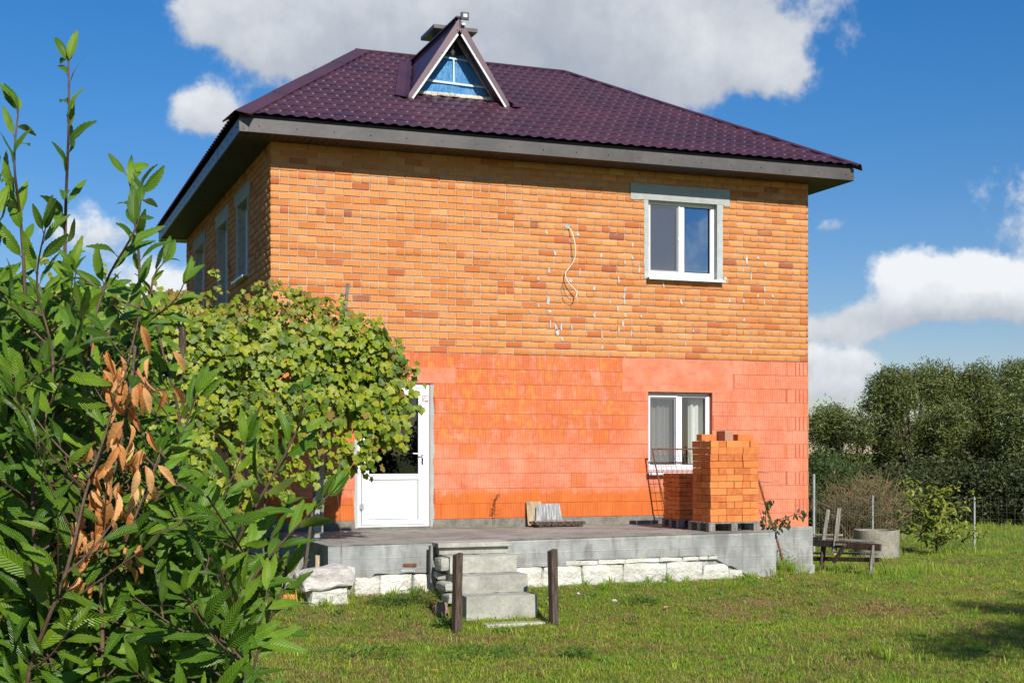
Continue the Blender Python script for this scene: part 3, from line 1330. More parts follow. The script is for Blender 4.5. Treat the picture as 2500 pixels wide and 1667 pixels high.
# foot of the wall: grey strip above the porch, plinth beyond it
M_plinth = simple('dirty_plinth_render', (.13, .12, .10), (.26, .24, .20), 5, .95, .5, .008)
for (a_, b_) in ((-.01, 1.198), (2.385, 7.75)):
    MB().box(a_, b_, -.012, .38, .78, .998).build('plinth', M_plinth, house)
MB().box(1.198, 2.385, .0, .38, .78, .897).build('door_step', M_plinth, house)
MB().box(7.75, LX - .004, -.004, .38, .775, .998).build('painted_plinth', M_pplaster, house)
q = MB()
q.box(6.3, LX + .055, -.055, .4, -.25, .774)
q.box(LX - .4, LX + .055, .4, LY + .03, -.25, .78)
q.box(-.05, .35, .4, LY + .03, -.25, .79)
q.box(.35, LX - .4, LY - .3, LY + .03, -.25, .78)
q.box(LX - .35, LX + .075, -.08, -.056, -.25, .16)
bevel(q.build('plinth', M_concrete, house), .012, 2)

# mortar smears
sm_ = MB()


def blob(x, z, w, h, y=-.0095):
    n = 9
    P = []
    ph = random.random() * 9
    for i in range(n):
        a = i / n * 2 * math.pi
        r = 1 + .35 * math.sin(a * 2 + ph) + .25 * random.uniform(-1, 1)
        P.append((x + math.cos(a) * w * r / 2, z + math.sin(a) * h * r / 2))
    sm_.prism(P[::-1], 'y', y, y + .012)


for i in range(42):
    x = random.choice([random.gauss(4.4, 1.0), random.gauss(5.2, .8), random.uniform(7.2, 8.2)])
    k = random.choice([random.randint(1, 13), random.randint(5, 18)])
    if 5.75 < x < 7.2 and k > 12:
        continue
    off = (BW / 2 if k % 2 else 0)
    st = BW / 2 if k % 5 == 4 else BW
    off = 0 if k % 5 == 4 else off
    x = round((x - off) / st) * st + off
    if x < 2.9 or x > 8.5:
        continue
    blob(x + random.uniform(-.012, .012), ZM + k * BH + .05, random.uniform(.018, .036), random.uniform(.05, .10))
for (px, py) in [(1583, 606), (1525, 640), (1560, 658), (1663, 738), (1340, 660), (1415, 665), (1510, 683), (1822, 635), (1770, 680), (1342, 760), (1338, 735), (1357, 800),
                 (1370, 797), (1395, 800), (1360, 812), (1520, 790), (1541, 812), (1510, 805), (1343, 790), (1575, 668)]:
    tq = (px - 1250) / FPX
    s_ = 19.1 * (tq + .177) / (.937 - .3486 * tq)
    blob(s_, CAMZ + (1100 - py) / FPX * (19.1 + .3486 * s_), random.uniform(.025, .045), random.uniform(.06, .12))
sm_.build('mortar_smear', M_smear, upper_wall, kind='stuff')

# ---- windows


def window(x0, x1, z0, z1, yface, screen_left=True, gl=M_glass, name='window', parent=house, M=None, sill=True, sill_out=.10, narrow=False):
    """pvc two-light window in a wall facing -Y"""
    objs = []
    fr = MB()
    w = .058
    y0, y1 = yface, yface + .07
    xm = (x0 + x1) / 2 + .02
    fr.box(x0, x0 + w, y0, y1, z0, z1)
    fr.box(x1 - w, x1, y0, y1, z0, z1)
    fr.box(x0 + w, x1 - w, y0, y1, z1 - w, z1)
    fr.box(x0 + w, x1 - w, y0, y1, z0, z0 + w + .03)
    if not narrow:
        fr.box(xm - .045, xm + .045, y0 - .003, y1, z0 + w + .03, z1 - w)
    f = fr.build(name, M_pvc, parent)
    bevel(f, .005, 2)
    objs.append(f)
    lights = [(x0 + w, xm - .045), (xm + .045, x1 - w)] if not narrow else [(x0 + w, x1 - w)]
    for i, (a, b) in enumerate(lights):
        za, zb = z0 + w + .03, z1 - w
        s = MB()
        sw = .035 if i == 0 else .012
        ys0 = y0 + .012
        s.box(a, a + sw, ys0, y1 - .01, za, zb)
        s.box(b - sw, b, ys0, y1 - .01, za, zb)
        s.box(a + sw, b - sw, ys0, y1 - .01, za, za + sw)
        s.box(a + sw, b - sw, ys0, y1 - .01, zb - sw, zb)
        bevel(s.build('sash', M_pvc, f), .003)
        g = MB()
        e = .010
        g.box(a + sw, a + sw + e, ys0 + .008, y1 - .012, za + sw, zb - sw)
        g.box(b - sw - e, b - sw, ys0 + .008, y1 - .012, za + sw, zb - sw)
        g.box(a + sw + e, b - sw - e, ys0 + .008, y1 - .012, za + sw, za + sw + e)
        g.box(a + sw + e, b - sw - e, ys0 + .008, y1 - .012, zb - sw - e, zb - sw)
        g.build('gasket', M_seal, f)
        p = MB()
        p.add([(a + sw, y0 + .04, za + sw), (b - sw, y0 + .04, za + sw), (b - sw, y0 + .04, zb - sw), (a + sw, y0 + .04, zb - sw)], [(0, 1, 2, 3)])
        p.build('pane', gl, f)
        if i == 0 and screen_left:
            sc = MB()
            r = .022
            aa, bb, zz0, zz1 = a - .012, b + .010, za - .012, zb + .012
            sc.box(aa, aa + r, y0 - .012, y0 - .0035, zz0, zz1)
            sc.box(bb - r, bb, y0 - .012, y0 - .0035, zz0, zz1)
            sc.box(aa + r, bb - r, y0 - .012, y0 - .0035, zz0, zz0 + r)
            sc.box(aa + r, bb - r, y0 - .012, y0 - .0035, zz1 - r, zz1)
            sc.box(bb - r - .008, bb - r + .004, y0 - .018, y0 - .012, (za + zb) / 2 - .02, (za + zb) / 2 + .02)
            bevel(sc.build('screen_frame', M_pvc, f), .002)
            n = MB()
            n.add([(aa + r, y0 - .008, zz0 + r), (bb - r, y0 - .008, zz0 + r), (bb - r, y0 - .008, zz1 - r), (aa + r, y0 - .008, zz1 - r)], [(0, 1, 2, 3)])
            n.build('insect_screen', M_screen, f)
    d = MB()
    for xx in (x0 + .10, x1 - .14):
        d.box(xx, xx + .035, y0 - .0015, y0 + .01, z0 + .035, z0 + .041)
    d.build('drain_slot', M_seal, f)
    if sill:
        s = MB()
        s.box(x0 - .03, x1 + .10, -sill_out, yface - .001, z0 - .028, z0 - .016)
        s.box(x0 - .03, x1 + .10, -sill_out, -sill_out + .006, z0 - .052, z0 - .028)
        s.build('sill', M_pvc, f)
    return f


wu = window(*W_UP[:2], W_UP[2], W_UP[3], .085, True, M_glass)
wl = window(*W_LO[:2], W_LO[2], W_LO[3] - .004, .09, True, M_glass2)
# grey back-roll above the lower window
MB().box(W_LO[0] + .002, W_LO[1] - .002, .075, .15, W_LO[3] - .002, W_LO[3] + .001).build('head_gap', M_cement, house)
cu = MB()
for (a, b, ph) in ((5.90, 6.26, 0), (6.28, 6.50, 1.3), (6.70, 6.96, 2.0)):
    n = 40
    for i in range(n):
        x0_, x1_ = a + (b - a) * i / n, a + (b - a) * (i + 1) / n
        y0_ = .27 + .022 * math.sin(x0_ * 60 + ph) + .01 * math.sin(x0_ * 23)
        y1_ = .27 + .022 * math.sin(x1_ * 60 + ph) + .01 * math.sin(x1_ * 23)
        cu.add([(x0_, y0_, 1.62), (x1_, y1_, 1.62), (x1_, y1_, 2.93), (x0_, y0_, 2.93)], [(0, 1, 2, 3)])
cu.build('curtain', M_curtain, house, smooth=True)


def rotleft(o):
    """turn a window built for the -Y wall onto the -X wall (x -> y mirrored along the wall)"""
    M = Matrix(((0, 1, 0, 0), (-1, 0, 0, 0), (0, 0, 1, 0), (0, 0, 0, 1)))
    o.matrix_basis = M @ o.matrix_basis


for i, (a, b, c, d) in enumerate(LW):
    # wall coordinate along y runs opposite to local x after the turn
    f = window(-b, -a, c, d, .13, False, M_glass2, sill=(i == 0), sill_out=.10, narrow=(i == 1))
    rotleft(f)

# ---- door
dx0, dx1, dz0, dz1 = DOOR
d = MB()
w = .06
d.box(dx0, dx0 + w, .03, .11, dz0, dz1)
d.box(dx1 - w, dx1, .03, .11, dz0, dz1)
d.box(dx0 + w, dx1 - w, .03, .11, dz1 - w, dz1)
d.box(dx0 + w, dx1 - w, .03, .11, dz0, dz0 + .03)
df = bevel(d.build('door_frame', M_pvc, house), .004, 2)
ex0, ex1, ez0, ez1 = dx0 + w + .006, dx1 - w - .006, dz0 + .034, dz1 - w - .006
l = MB()
sw = .105
for (a, b, c, e) in ((ex0, ex0 + sw, ez0, ez1), (ex1 - sw, ex1, ez0, ez1), (ex0 + sw, ex1 - sw, ez0, ez0 + sw * .7), (ex0 + sw, ex1 - sw, ez1 - sw, ez1), (ex0 + sw, ex1 - sw, 1.585, 1.665)):
    l.box(a, b, .018, .095, c, e)
leaf = bevel(l.build('door', M_pvc, house), .004, 2)
k = MB()
k.box(ex0 + sw + .008, ex1 - sw - .008, .034, .08, ez0 + sw * .7 + .008, 1.577)
k.build('kick_panel', M_pvc, leaf)
k = MB()
for (a, b, c, e) in ((ex0 + sw, ex0 + sw + .008, ez0 + sw * .7, 1.585), (ex1 - sw - .008, ex1 - sw, ez0 + sw * .7, 1.585), (ex0 + sw, ex1 - sw, ez0 + sw * .7, ez0 + sw * .7 + .008), (ex0 + sw, ex1 - sw, 1.577, 1.585),
                     (ex0 + sw, ex0 + sw + .01, 1.665, ez1 - sw), (ex1 - sw - .01, ex1 - sw, 1.665, ez1 - sw), (ex0 + sw, ex1 - sw, 1.665, 1.675), (ex0 + sw, ex1 - sw, ez1 - sw - .01, ez1 - sw)):
    k.box(a, b, .03, .07, c, e)
k.build('gasket', M_seal, leaf)
k = MB()
k.add([(ex0 + sw, .055, 1.665), (ex1 - sw, .055, 1.665), (ex1 - sw, .055, ez1 - sw), (ex0 + sw, .055, ez1 - sw)], [(0, 1, 2, 3)])
k.build('door_glass', M_dglass, leaf)
k = MB()
hz = 1.955
k.box(ex1 - sw * .62, ex1 - sw * .35, .006, .018, hz - .03, hz + .03)
k.tube([(ex1 - sw * .48, .018, hz), (ex1 - sw * .48, -.04, hz), (ex1 - sw * .6, -.048, hz), (ex1 - sw - .10, -.048, hz + .006)], .009, 8)
k.build('handle', M_pvc, leaf)
k = MB()
k.prism([(ex1 - .058, 1.80), (ex1 - .034, 1.80), (ex1 - .034, 1.90), (ex1 - .058, 1.90)], 'y', .010, .018)
k.box(ex1 - .050, ex1 - .042, .007, .010, 1.82, 1.86)
k.build('lock', M_black, leaf)
for z in (1.20, 2.6):
    k = MB()
    k.box(dx0 + .035, dx0 + .10, .004, .018, z - .04, z + .04)
    k.tube([(dx0 + w + .002, .004, z - .05), (dx0 + w + .002, .004, z + .05)], .01, 8)
    k.build('hinge', M_galv, leaf)
# little red and white sticker near the top of the frame
k = MB()
k.box(dx1 - w - .055, dx1 - .02, .0165, .0178, 2.72, 2.80)
stk = k.build('sticker', material('sticker_red', None, .4, (.55, .03, .03)), leaf)
k = MB()
k.box(dx1 - w - .047, dx1 - .028, .0155, .0165, 2.729, 2.791)
k.build('sticker_face', M_pvc, leaf)
k = MB()
k.box(dx1 - w - .044, dx1 - w - .026, .0148, .0155, 2.74, 2.752)
k.box(dx1 - w - .032, dx1 - w - .026, .0148, .0155, 2.752, 2.78)
k.box(dx1 - w - .026, dx1 - w - .012, .0148, .0155, 2.768, 2.78)
k.build('sticker_mark', M_black, leaf)

# ================================================================== ROOF
OX0, OX1, OY0, OY1 = -.56, 9.30, -.56, 9.99
EZ, RZ, RY, RX1, RX2 = 6.545, 9.13, 4.715, 2.42, 6.41
roof = MB()


def roof_plane(mb, e0, e1, r0, r1, wave=.183, row=.35, spw=8):
    """pressed tile sheet between an eave edge e0-e1 and ridge edge r0-r1 (r0 above e0)"""
    e0, e1, r0, r1 = map(Vector, (e0, e1, r0, r1))
    U = (e1 - e0).normalized()
    L = (e1 - e0).length
    upv = (r0 - e0)
    upv = upv - U * upv.dot(U)
    H = upv.length
    V_ = upv / H
    Nn = U.cross(V_).normalized()
    if Nn.z < 0:
        Nn = -Nn
    a0 = (r0 - e0).dot(U)
    a1 = (r1 - e0).dot(U)
    rows = int(math.ceil(H / row))
    lines = []
    for r in range(rows):
        for fct in (0.0, .06, .5, .999):
            v = min((r + fct) * row, H)
            lines.append((v, fct))
    nu = int(L / wave * spw) + 1
    o = len(mb.v)
    for (v, fct) in lines:
        lo = a0 * v / H
        hi = L + (a1 - L) * v / H
        for i in range(nu + 1):
            u = min(max(i * L / nu, lo), hi)
            ph = math.cos(2 * math.pi * u / wave)
            h = .0135 * ph
            st = .020 * (1 - fct)
            if fct == .06:
                st = .0205
            # lower lip follows the wave so that rows read scalloped
            vv = v + (-.010 * ph if fct < .1 else 0)
            if fct == 0.0:
                vv += -.002
                h -= .012 if v > 0 else .002
            p = e0 + U * u + V_ * vv + Nn * (h + st + .012)
            mb.v.append(tuple(p))
    n1 = nu + 1
    for j in range(len(lines) - 1):
        for i in range(nu):
            a = o + j * n1 + i
            mb.f.append((a, a + 1, a + 1 + n1, a + n1))


roof_plane(roof, (OX0, OY0, EZ), (OX1, OY0, EZ), (RX1, RY, RZ), (RX2, RY, RZ))
front_roof = roof.build('roof', M_roof, house, smooth=False)
front_roof['label'] = 'plum coated pressed tile roof'
for (a, b, c, d_) in (((OX0, OY1, EZ), (OX0, OY0, EZ), (RX1, RY, RZ), (RX1, RY, RZ)), ((OX1, OY0, EZ), (OX1, OY1, EZ), (RX2, RY, RZ), (RX2, RY, RZ)),
                      ((OX1, OY1, EZ), (OX0, OY1, EZ), (RX2, RY, RZ), (RX1, RY, RZ))):
    mb = MB()
    roof_plane(mb, a, b, c, d_, spw=6)
    mb.build('roof_slope', M_roof, front_roof)


def cap(a, b, n1, n2, w=.17, lift=.045, pieces=2.0, t_=.006, mat=M_roof, wide2=None):
    """folded hip/ridge cap: flanges of width w lying on the two planes with normals n1,n2"""
    a, b = Vector(a), Vector(b)
    D = (b - a)
    Ln = D.length
    D.normalize()
    f1 = n1.cross(D).normalized()
    if f1.z > 0:
        f1 = -f1
    f2 = n2.cross(D).normalized()
    if f2.z > 0:
        f2 = -f2
    n = max(1, int(math.ceil(Ln / pieces)))
    for i in range(n):
        p = a + D * (i * Ln / n - .04)
        q = a + D * ((i + 1) * Ln / n + (.04 if i < n - 1 else 0))
        up = (n1 + n2).normalized() * (lift + .004 * (i % 2))
        w2 = wide2 or w
        mb = MB()
        for (s, e) in ((p, q),):
            vs = []
            for c in (s, e):
                c = c + up
                vs += [c + f1 * w, c + f1 * w - n1 * .022, c, c + f2 * w2, c + f2 * w2 - n2 * .022]
            mb.add(vs, [(0, 2, 7, 5), (1, 0, 5, 6), (2, 3, 8, 7), (3, 4, 9, 8), (0, 1, 2), (2, 4, 3), (5, 7, 6), (7, 8, 9), (1, 6, 7, 2), (4, 2, 7, 9)])
        mb.build('ridge_cap', mat, front_roof)


def pn(e0, e1, r):
    n = (Vector(e1) - Vector(e0)).cross(Vector(r) - Vector(e0)).normalized()
    return n if n.z > 0 else -n


NF = pn((OX0, OY0, EZ), (OX1, OY0, EZ), (RX1, RY, RZ))
NL = pn((OX0, OY0, EZ), (OX0, OY1, EZ), (RX1, RY, RZ))
NR = pn((OX1, OY0, EZ), (OX1, OY1, EZ), (RX2, RY, RZ))
NB = pn((OX0, OY1, EZ), (OX1, OY1, EZ), (RX1, RY, RZ))
cap((OX0, OY0, EZ), (RX1, RY, RZ), NF, NL, .24)
cap((OX1, OY0, EZ), (RX2, RY, RZ), NF, NR, .13)
cap((OX0, OY1, EZ), (RX1, RY, RZ), NB, NL, .15)
cap((OX1, OY1, EZ), (RX2, RY, RZ), NB, NR, .15)
cap((RX1, RY, RZ), (RX2, RY, RZ), NF, NB, .13)

# fascia panels, overlapping sheets
FZ0, FZ1 = 6.32, 6.505
n = 5
for i in range(n):
    a = -.5 + (9.76) * i / n
    b = -.5 + (9.76) * (i + 1) / n + (.03 if i < n - 1 else 0)
    MB().box(a, b, -.512 - .0025 * (i % 2), -.49, FZ0 + .001 * i, FZ1).build('fascia', M_metal, front_roof)
for i in range(n):
    a = -.488 + (9.9) * i / n
    b = -.488 + (9.9) * (i + 1) / n + (.03 if i < n - 1 else 0)
    MB().box(-.512 - .0025 * (i % 2), -.49, a, b, FZ0, FZ1).build('fascia', M_metal, front_roof)
    MB().box(9.25, 9.272 + .0025 * (i % 2), a, b, FZ0, FZ1).build('fascia', M_metal, front_roof)
MB().box(-.5, 9.26, 9.42, 9.44 + .5, FZ0, FZ1).build('fascia', M_metal, front_roof)
MB().box(-.518, -.40, -.518, -.5155, FZ0 - .002, FZ1 - .01).build('corner_plate', M_metal, front_roof)
sc = MB()
x = -.45
for xx in np.arange(-.25, 9.2, .52):
    sc.tube([(xx, -.522, 6.405), (xx, -.512, 6.405)], .008, 6)
for yy in np.arange(-.3, 9.3, .45):
    sc.tube([(-.522, yy, 6.415), (-.512, yy, 6.415)], .008, 6)
for zz in (6.35, 6.38, 6.45):
    sc.tube([(-.46, -.524, zz), (-.46, -.518, zz)], .008, 6)
sc.build('fascia_screws', M_black, front_roof, kind='stuff')
# dark underlay edge between fascia and tiles
u = MB()
u.box(-.5, 9.26, -.485, -.40, 6.50, 6.555)
u.box(-.485, -.40, -.40, 9.85, 6.50, 6.56)
u.box(9.16, 9.245, -.40, 9.85, 6.50, 6.56)
u.build('eave_batten', M_soffit, front_roof)
# soffit boards
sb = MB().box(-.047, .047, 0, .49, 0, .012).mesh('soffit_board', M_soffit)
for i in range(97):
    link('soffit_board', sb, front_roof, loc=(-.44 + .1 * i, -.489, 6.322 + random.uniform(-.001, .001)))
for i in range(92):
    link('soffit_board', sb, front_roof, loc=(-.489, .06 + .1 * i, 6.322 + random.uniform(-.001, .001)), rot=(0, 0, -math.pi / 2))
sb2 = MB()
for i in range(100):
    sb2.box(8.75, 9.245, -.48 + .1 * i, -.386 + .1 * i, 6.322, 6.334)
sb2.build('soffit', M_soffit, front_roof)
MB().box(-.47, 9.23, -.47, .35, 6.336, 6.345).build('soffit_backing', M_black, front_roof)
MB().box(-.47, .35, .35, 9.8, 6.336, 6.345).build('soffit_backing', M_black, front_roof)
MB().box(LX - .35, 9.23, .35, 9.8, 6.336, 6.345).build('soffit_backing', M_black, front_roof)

# ---- dormer
dormer = MB()
CX, DY, DW, PZ, BZ = 3.20, 1.30, .855, 8.77, 7.46
rise = (PZ - BZ) / DW


def roofz(y):
    return EZ + .03 + (y + .56) * (RZ - EZ) / (RY + .56)


def rz_y(z):
    return (z - EZ - .03) / ((RZ - EZ) / (RY + .56)) - .56


for s in (-1, 1):
    # slab whose lower edge follows the main slope, one sheet outside, dark lining inside
    P0 = Vector((CX, DY, PZ))
    P1 = Vector((CX + s * DW, DY, BZ))
    P2 = Vector((CX + s * (DW - .03), rz_y(BZ) + .25, BZ - .0))
    P3 = Vector((CX, rz_y(PZ) + .1, PZ))
    nrm = (P1 - P0).cross(P3 - P0).normalized()
    if nrm.z < 0:
        nrm = -nrm
    th = nrm * -.07
    dormer.add([P0, P1, P2, P3, P0 + th, P1 + th, P2 + th, P3 + th], [(0, 1, 2, 3), (4, 5, 6, 7), (0, 1, 5, 4), (1, 2, 6, 5), (2, 3, 7, 6)])
dm = dormer.build('dormer', M_roof, house)
lin = MB()
for s in (-1, 1):
    P0 = Vector((CX, DY + .03, PZ - .09))
    P1 = Vector((CX + s * (DW - .03), DY + .03, BZ - .04))
    b_ = Vector((0, .5, 0))
    lin.add([P0, P1, P1 + b_, P0 + b_], [(0, 1, 2, 3)])
lin.build('dormer_lining', M_soffit, dm)
for s in (-1, 1):
    mb = MB()
    top = Vector((CX + s * .0, 0, PZ + .015))
    bot = Vector((CX + s * (DW + .012), 0, BZ - .005))
    dr = (bot - top).normalized()
    inn = Vector((-s * abs(dr.z), 0, -abs(dr.x)))
    wd = .108
    q0, q1 = top, bot
    P = [(q0.x, q0.z), (q1.x, q1.z), ((q1 + inn * wd * .9).x - s * .0, (q1 + inn * wd * .9).z + .09), ((q0 + inn * wd).x, (q0 + inn * wd).z)]
    # clip the upper inner corner to the centre line
    inner_top = (CX + s * .002, PZ + .015 - wd / abs(dr.x))
    P = [(CX + s * .002, q0.z), (q1.x, q1.z), ((q1 + inn * wd).x, (q1 + inn * wd).z + .05), inner_top]
    yo = DY - .035 - (.004 if s < 0 else 0)
    mb.prism(P, 'y', yo, yo + .025)
    mb.build('barge_board', M_metal2, dm)
    st = MB()
    a = Vector((CX + s * .03, yo - .003, PZ - wd / abs(dr.x) - .05))
    b = Vector(((q1 + inn * (wd + .01)).x, yo - .003, (q1 + inn * (wd + .01)).z + .06))
    st.bar(a, b, .03, .016, up=(0, 1, 0))
    st.build('white_edge', M_white, dm)
    sc = MB()
    for f_ in (.12, .4, .65, .9):
        c = top.lerp(bot, f_) + inn * wd * .75
        sc.tube([(c.x, yo - .008, c.z), (c.x, yo, c.z)], .009, 6)
    sc.build('screws', M_black, dm)
    # grey batten beside the film
    bt = MB()
    bt.bar((CX + s * .03, DY + .20, PZ - .24), (CX + s * .70, DY + .20, BZ + .10), .05, .045, up=(0, 1, 0))
    bt.build('batten', M_wood_grey, dm)
    # flashing strip where the dormer meets the slope
    fz = BZ + .06
    f0 = Vector((CX + s * (DW + .02), DY - .12, roofz(DY - .12) + .015))
    f1 = Vector((CX + s * .02, rz_y(PZ) + .05, PZ + .03))
    fm = MB()
    side = Vector((s * 1.0, 0, 0))
    vs = []
    for c in (f0, f1):
        vs += [c - side * .02 + NF * .06, c + side * .05 + NF * .01, c + side * .20 + NF * .03, c + side * .20 + NF * .015, c - side * .02 + NF * .0]
    fm.add(vs, [(0, 1, 6, 5), (1, 2, 7, 6), (2, 3, 8, 7), (0, 4, 3, 2, 1), (5, 6, 7, 8, 9)])
    fm.build('flashing', M_roof, dm)
rc = MB()
rc.bar((CX, DY - .06, PZ + .02), (CX, rz_y(PZ) + .05, PZ + .02), .12, .025)
rc.build('dormer_ridge', M_roof, dm)
fy = DY + .30
fm = MB()
fb, ft, fw = roofz(fy) + .02, PZ - .22, .68
# crumpled film: subdivided triangle
n = 22
o = len(fm.v)
ix = {}
for j in range(n + 1):
    for i in range(n + 1 - j):
        u = (i + j * .5) / n * 2 - 1
        v = j / n
        x = CX + u * fw
        z = fb + v * (ft - fb)
        y = fy + .02 * noise.noise(Vector((x * 5, z * 3, 0))) + .012 * noise.noise(Vector((x * 14 + z * 6, z * 5, 3)))
        ix[(i, j)] = len(fm.v)
        fm.v.append((x, y, z))
for j in range(n):
    for i in range(n - j):
        fm.f.append((ix[(i, j)], ix[(i + 1, j)], ix[(i, j + 1)]))
        if i < n - j - 1:
            fm.f.append((ix[(i + 1, j)], ix[(i + 1, j + 1)], ix[(i, j + 1)]))
film = fm.build('window_film', M_film, dm, smooth=True)
tp = MB()
fh = ft - fb
for (v, th) in ((.20, .035), (.64, .028)):
    hw = fw * (1 - v) * .97
    z = fb + fh * v
    tp.prism([(CX - hw, z - th / 2 + .015), (CX + hw, z - th / 2 - .015), (CX + hw - .01, z + th / 2 - .015), (CX - hw + .01, z + th / 2 + .015)], 'y', fy - .03, fy - .022)
tp.prism([(CX - .012, fb + fh * .2), (CX + .018, fb + fh * .2), (CX + .015, fb + fh * .64), (CX - .012, fb + fh * .64)], 'y', fy - .033, fy - .025)
tp.build('tape', M_tape, dm)
tp = MB()
tp.prism([(CX - fw * .30, fb + fh * .74), (CX - .03, fb + fh * .70), (CX + .05, fb + fh * .69), (CX + fw * .28, fb + fh * .73), (CX, ft + .02)], 'y', fy - .036, fy - .028)
tp.build('dark_gap_sheet', M_black, dm)  # black sheet standing in for the dark of the open hole
fo = MB()
for i in range(14):
    x = CX - fw + .02 + i * (2 * fw) / 14
    if 2 <= i <= 3 and False:
        continue
    m = rock(.10, .05, .05 + random.uniform(0, .02), i, .012, 2)
    y_ = fy - .05
    fo.add([Vector(v) + Vector((x + .04, y_, roofz(y_) - .005)) for v in m.v], m.f)
fo.build('foam_seal', M_foam, dm)
MB().box(CX - fw + .1, CX + fw, fy - .045, fy - .01, fb - .02, fb + .015).build('bottom_rail', M_cement, dm)
# white droppings / mastic spot on the sheets below
sp = MB()
for i in range(7):
    m = rock(.03 + .03 * random.random(), .03, .006, i + 40, .006, 1)
    c = Vector((CX + .28 + random.gauss(0, .06), DY - .28 + random.gauss(0, .05), 0))
    c.z = roofz(c.y) + .035
    sp.add([Vector(v) + c for v in m.v], m.f)
sp.build('mastic_spots', M_white, front_roof, kind='stuff')

# ---- chimney
ch = MB()
cx, cy = 4.06, 4.50
ch.box(cx - .27, cx + .27, cy - .27, cy + .27, 8.7, 9.36)
chim = bevel(ch.build('chimney', M_darkmetal, house), .01)
k = MB()
for (a, b) in ((-1, -1), (-1, 1), (1, -1), (1, 1)):
    k.box(cx + a * .20 - .035, cx + a * .20 + .035, cy + b * .20 - .035, cy + b * .20 + .035, 9.36, 9.52)
k.box(cx - .31, cx + .31, cy - .31, cy + .31, 9.34, 9.375)
k.build('cap_legs', M_darkmetal, chim)
k = MB()
h_ = .41
vs = [(cx - h_, cy - h_, 9.50), (cx + h_, cy - h_, 9.50), (cx + h_, cy + h_, 9.50), (cx - h_, cy + h_, 9.50),
      (cx - h_, cy - h_, 9.565), (cx + h_, cy - h_, 9.565), (cx + h_, cy + h_, 9.565), (cx - h_, cy + h_, 9.565), (cx, cy, 9.70)]
k.add(vs, [(3, 2, 1, 0), (0, 1, 5, 4), (1, 2, 6, 5), (2, 3, 7, 6), (3, 0, 4, 7), (4, 5, 8), (5, 6, 8), (6, 7, 8), (7, 4, 8)])
k.build('chimney_cap', M_metal, chim)
k = MB()
for i in range(5):
    k.box(cx - .275, cx - .27, cy - .25 + i * .11, cy - .20 + i * .11, 8.9, 9.33)
    k.box(cx - .25 + i * .11, cx - .20 + i * .11, cy - .275, cy - .27, 8.9, 9.33)
k.build('cladding_rib', M_darkmetal, chim)

# ================================================================== things on the house
# floodlight at the dormer tip
fl = empty('floodlight', 'small grey square floodlight fixed at the tip of the dormer gable', 'floodlight', (CX + .05, DY - .06, PZ - .11))
k = MB()
k.box(-.045, .085, -.05, 0.0, .085, .20)
bevel(k.build('housing', material('grey_cast_metal', None, .5, (.10, .12, .115)), fl), .006)
k = MB()
k.box(-.026, .066, -.054, -.0505, .104, .182)
k.build('bezel', M_black, fl)
k = MB()
k.box(-.014, .052, -.058, -.0545, .116, .170)
k.build('lens', M_white, fl)
k = MB()
k.tube([(-.04, -.02, .10), (-.045, -.02, .03), (.08, -.02, .03), (.08, -.02, .10)], .006, 6)
k.box(-.03, .03, -.03, .03, 0, .03)
k.build('bracket', M_galv, fl)

# loose cable on the upper wall
pts = []
for (px, py, off) in [(1386, 555, .0), (1393, 562, .05), (1399, 580, .10), (1403, 605, .12), (1402, 630, .10), (1392, 650, .07), (1380, 668, .06), (1384, 685, .08), (1396, 700, .10), (1407, 713, .11), (1404, 727, .12), (1393, 731, .10), (1381, 722, .09), (1374, 700, .07), (1377, 680, .05)]:
    tq = (px - 1250) / FPX
    s_ = 19.1 * (tq + .177) / (.937 - .3486 * tq)
    pts.append(Vector((s_ - off * .35, -off, CAMZ + (1100 - py) / FPX * (19.1 + .3486 * s_ - off))))


def smooth_path(pts, n=5):
    out = []
    for i in range(len(pts) - 1):
        p0, p1, p2, p3 = pts[max(i - 1, 0)], pts[i], pts[i + 1], pts[min(i + 2, len(pts) - 1)]
        for k in range(n):
            t_ = k / n
            out.append(.5 * ((2 * p1) + (-p0 + p2) * t_ + (2 * p0 - 5 * p1 + 4 * p2 - p3) * t_ ** 2 + (-p0 + 3 * p1 - 3 * p2 + p3) * t_ ** 3))
    out.append(pts[-1])
    return out


c0 = pts[0].copy()
k = MB()
k.tube(smooth_path([p - c0 for p in pts[:11]]), .008, 6)
cb = k.build('cable', M_cable)
cb.location = c0
tag(cb, 'loose cream cable dangling out of the upper brick wall beside the window', 'cable')
k = MB()
k.tube(smooth_path([p - c0 for p in pts[9:]]), .004, 5)
k.build('cable_tail', M_black, cb)
k = MB()
blob_p = [(math.cos(a) * .045 * random.uniform(.7, 1.2) - .01, math.sin(a) * .045 * random.uniform(.7, 1.2) + .01) for a in np.linspace(0, 5.6, 9)]
k.prism(blob_p, 'y', -.012, -.002)
k.build('mortar_plug', M_cement, cb)

# ================================================================== PORCH
A = Vector((.07, -3.32, .885))
B = Vector((6.32, -2.96, .912))
porch = empty('porch', 'raised concrete porch along the house front with white limestone footing', 'porch', (3.2, -1.6, .1))


def pbuild(mb, name, mat, **k):
    """mesh given in world coordinates, child of the porch"""
    o = mb.build(name, mat, porch, **k)
    o.location = -Vector(porch.location)
    return o


def pf(x, off=0.0):
    """front plane of the porch (y) at x"""
    return A.y + (B.y - A.y) * (x - A.x) / (B.x - A.x) + off


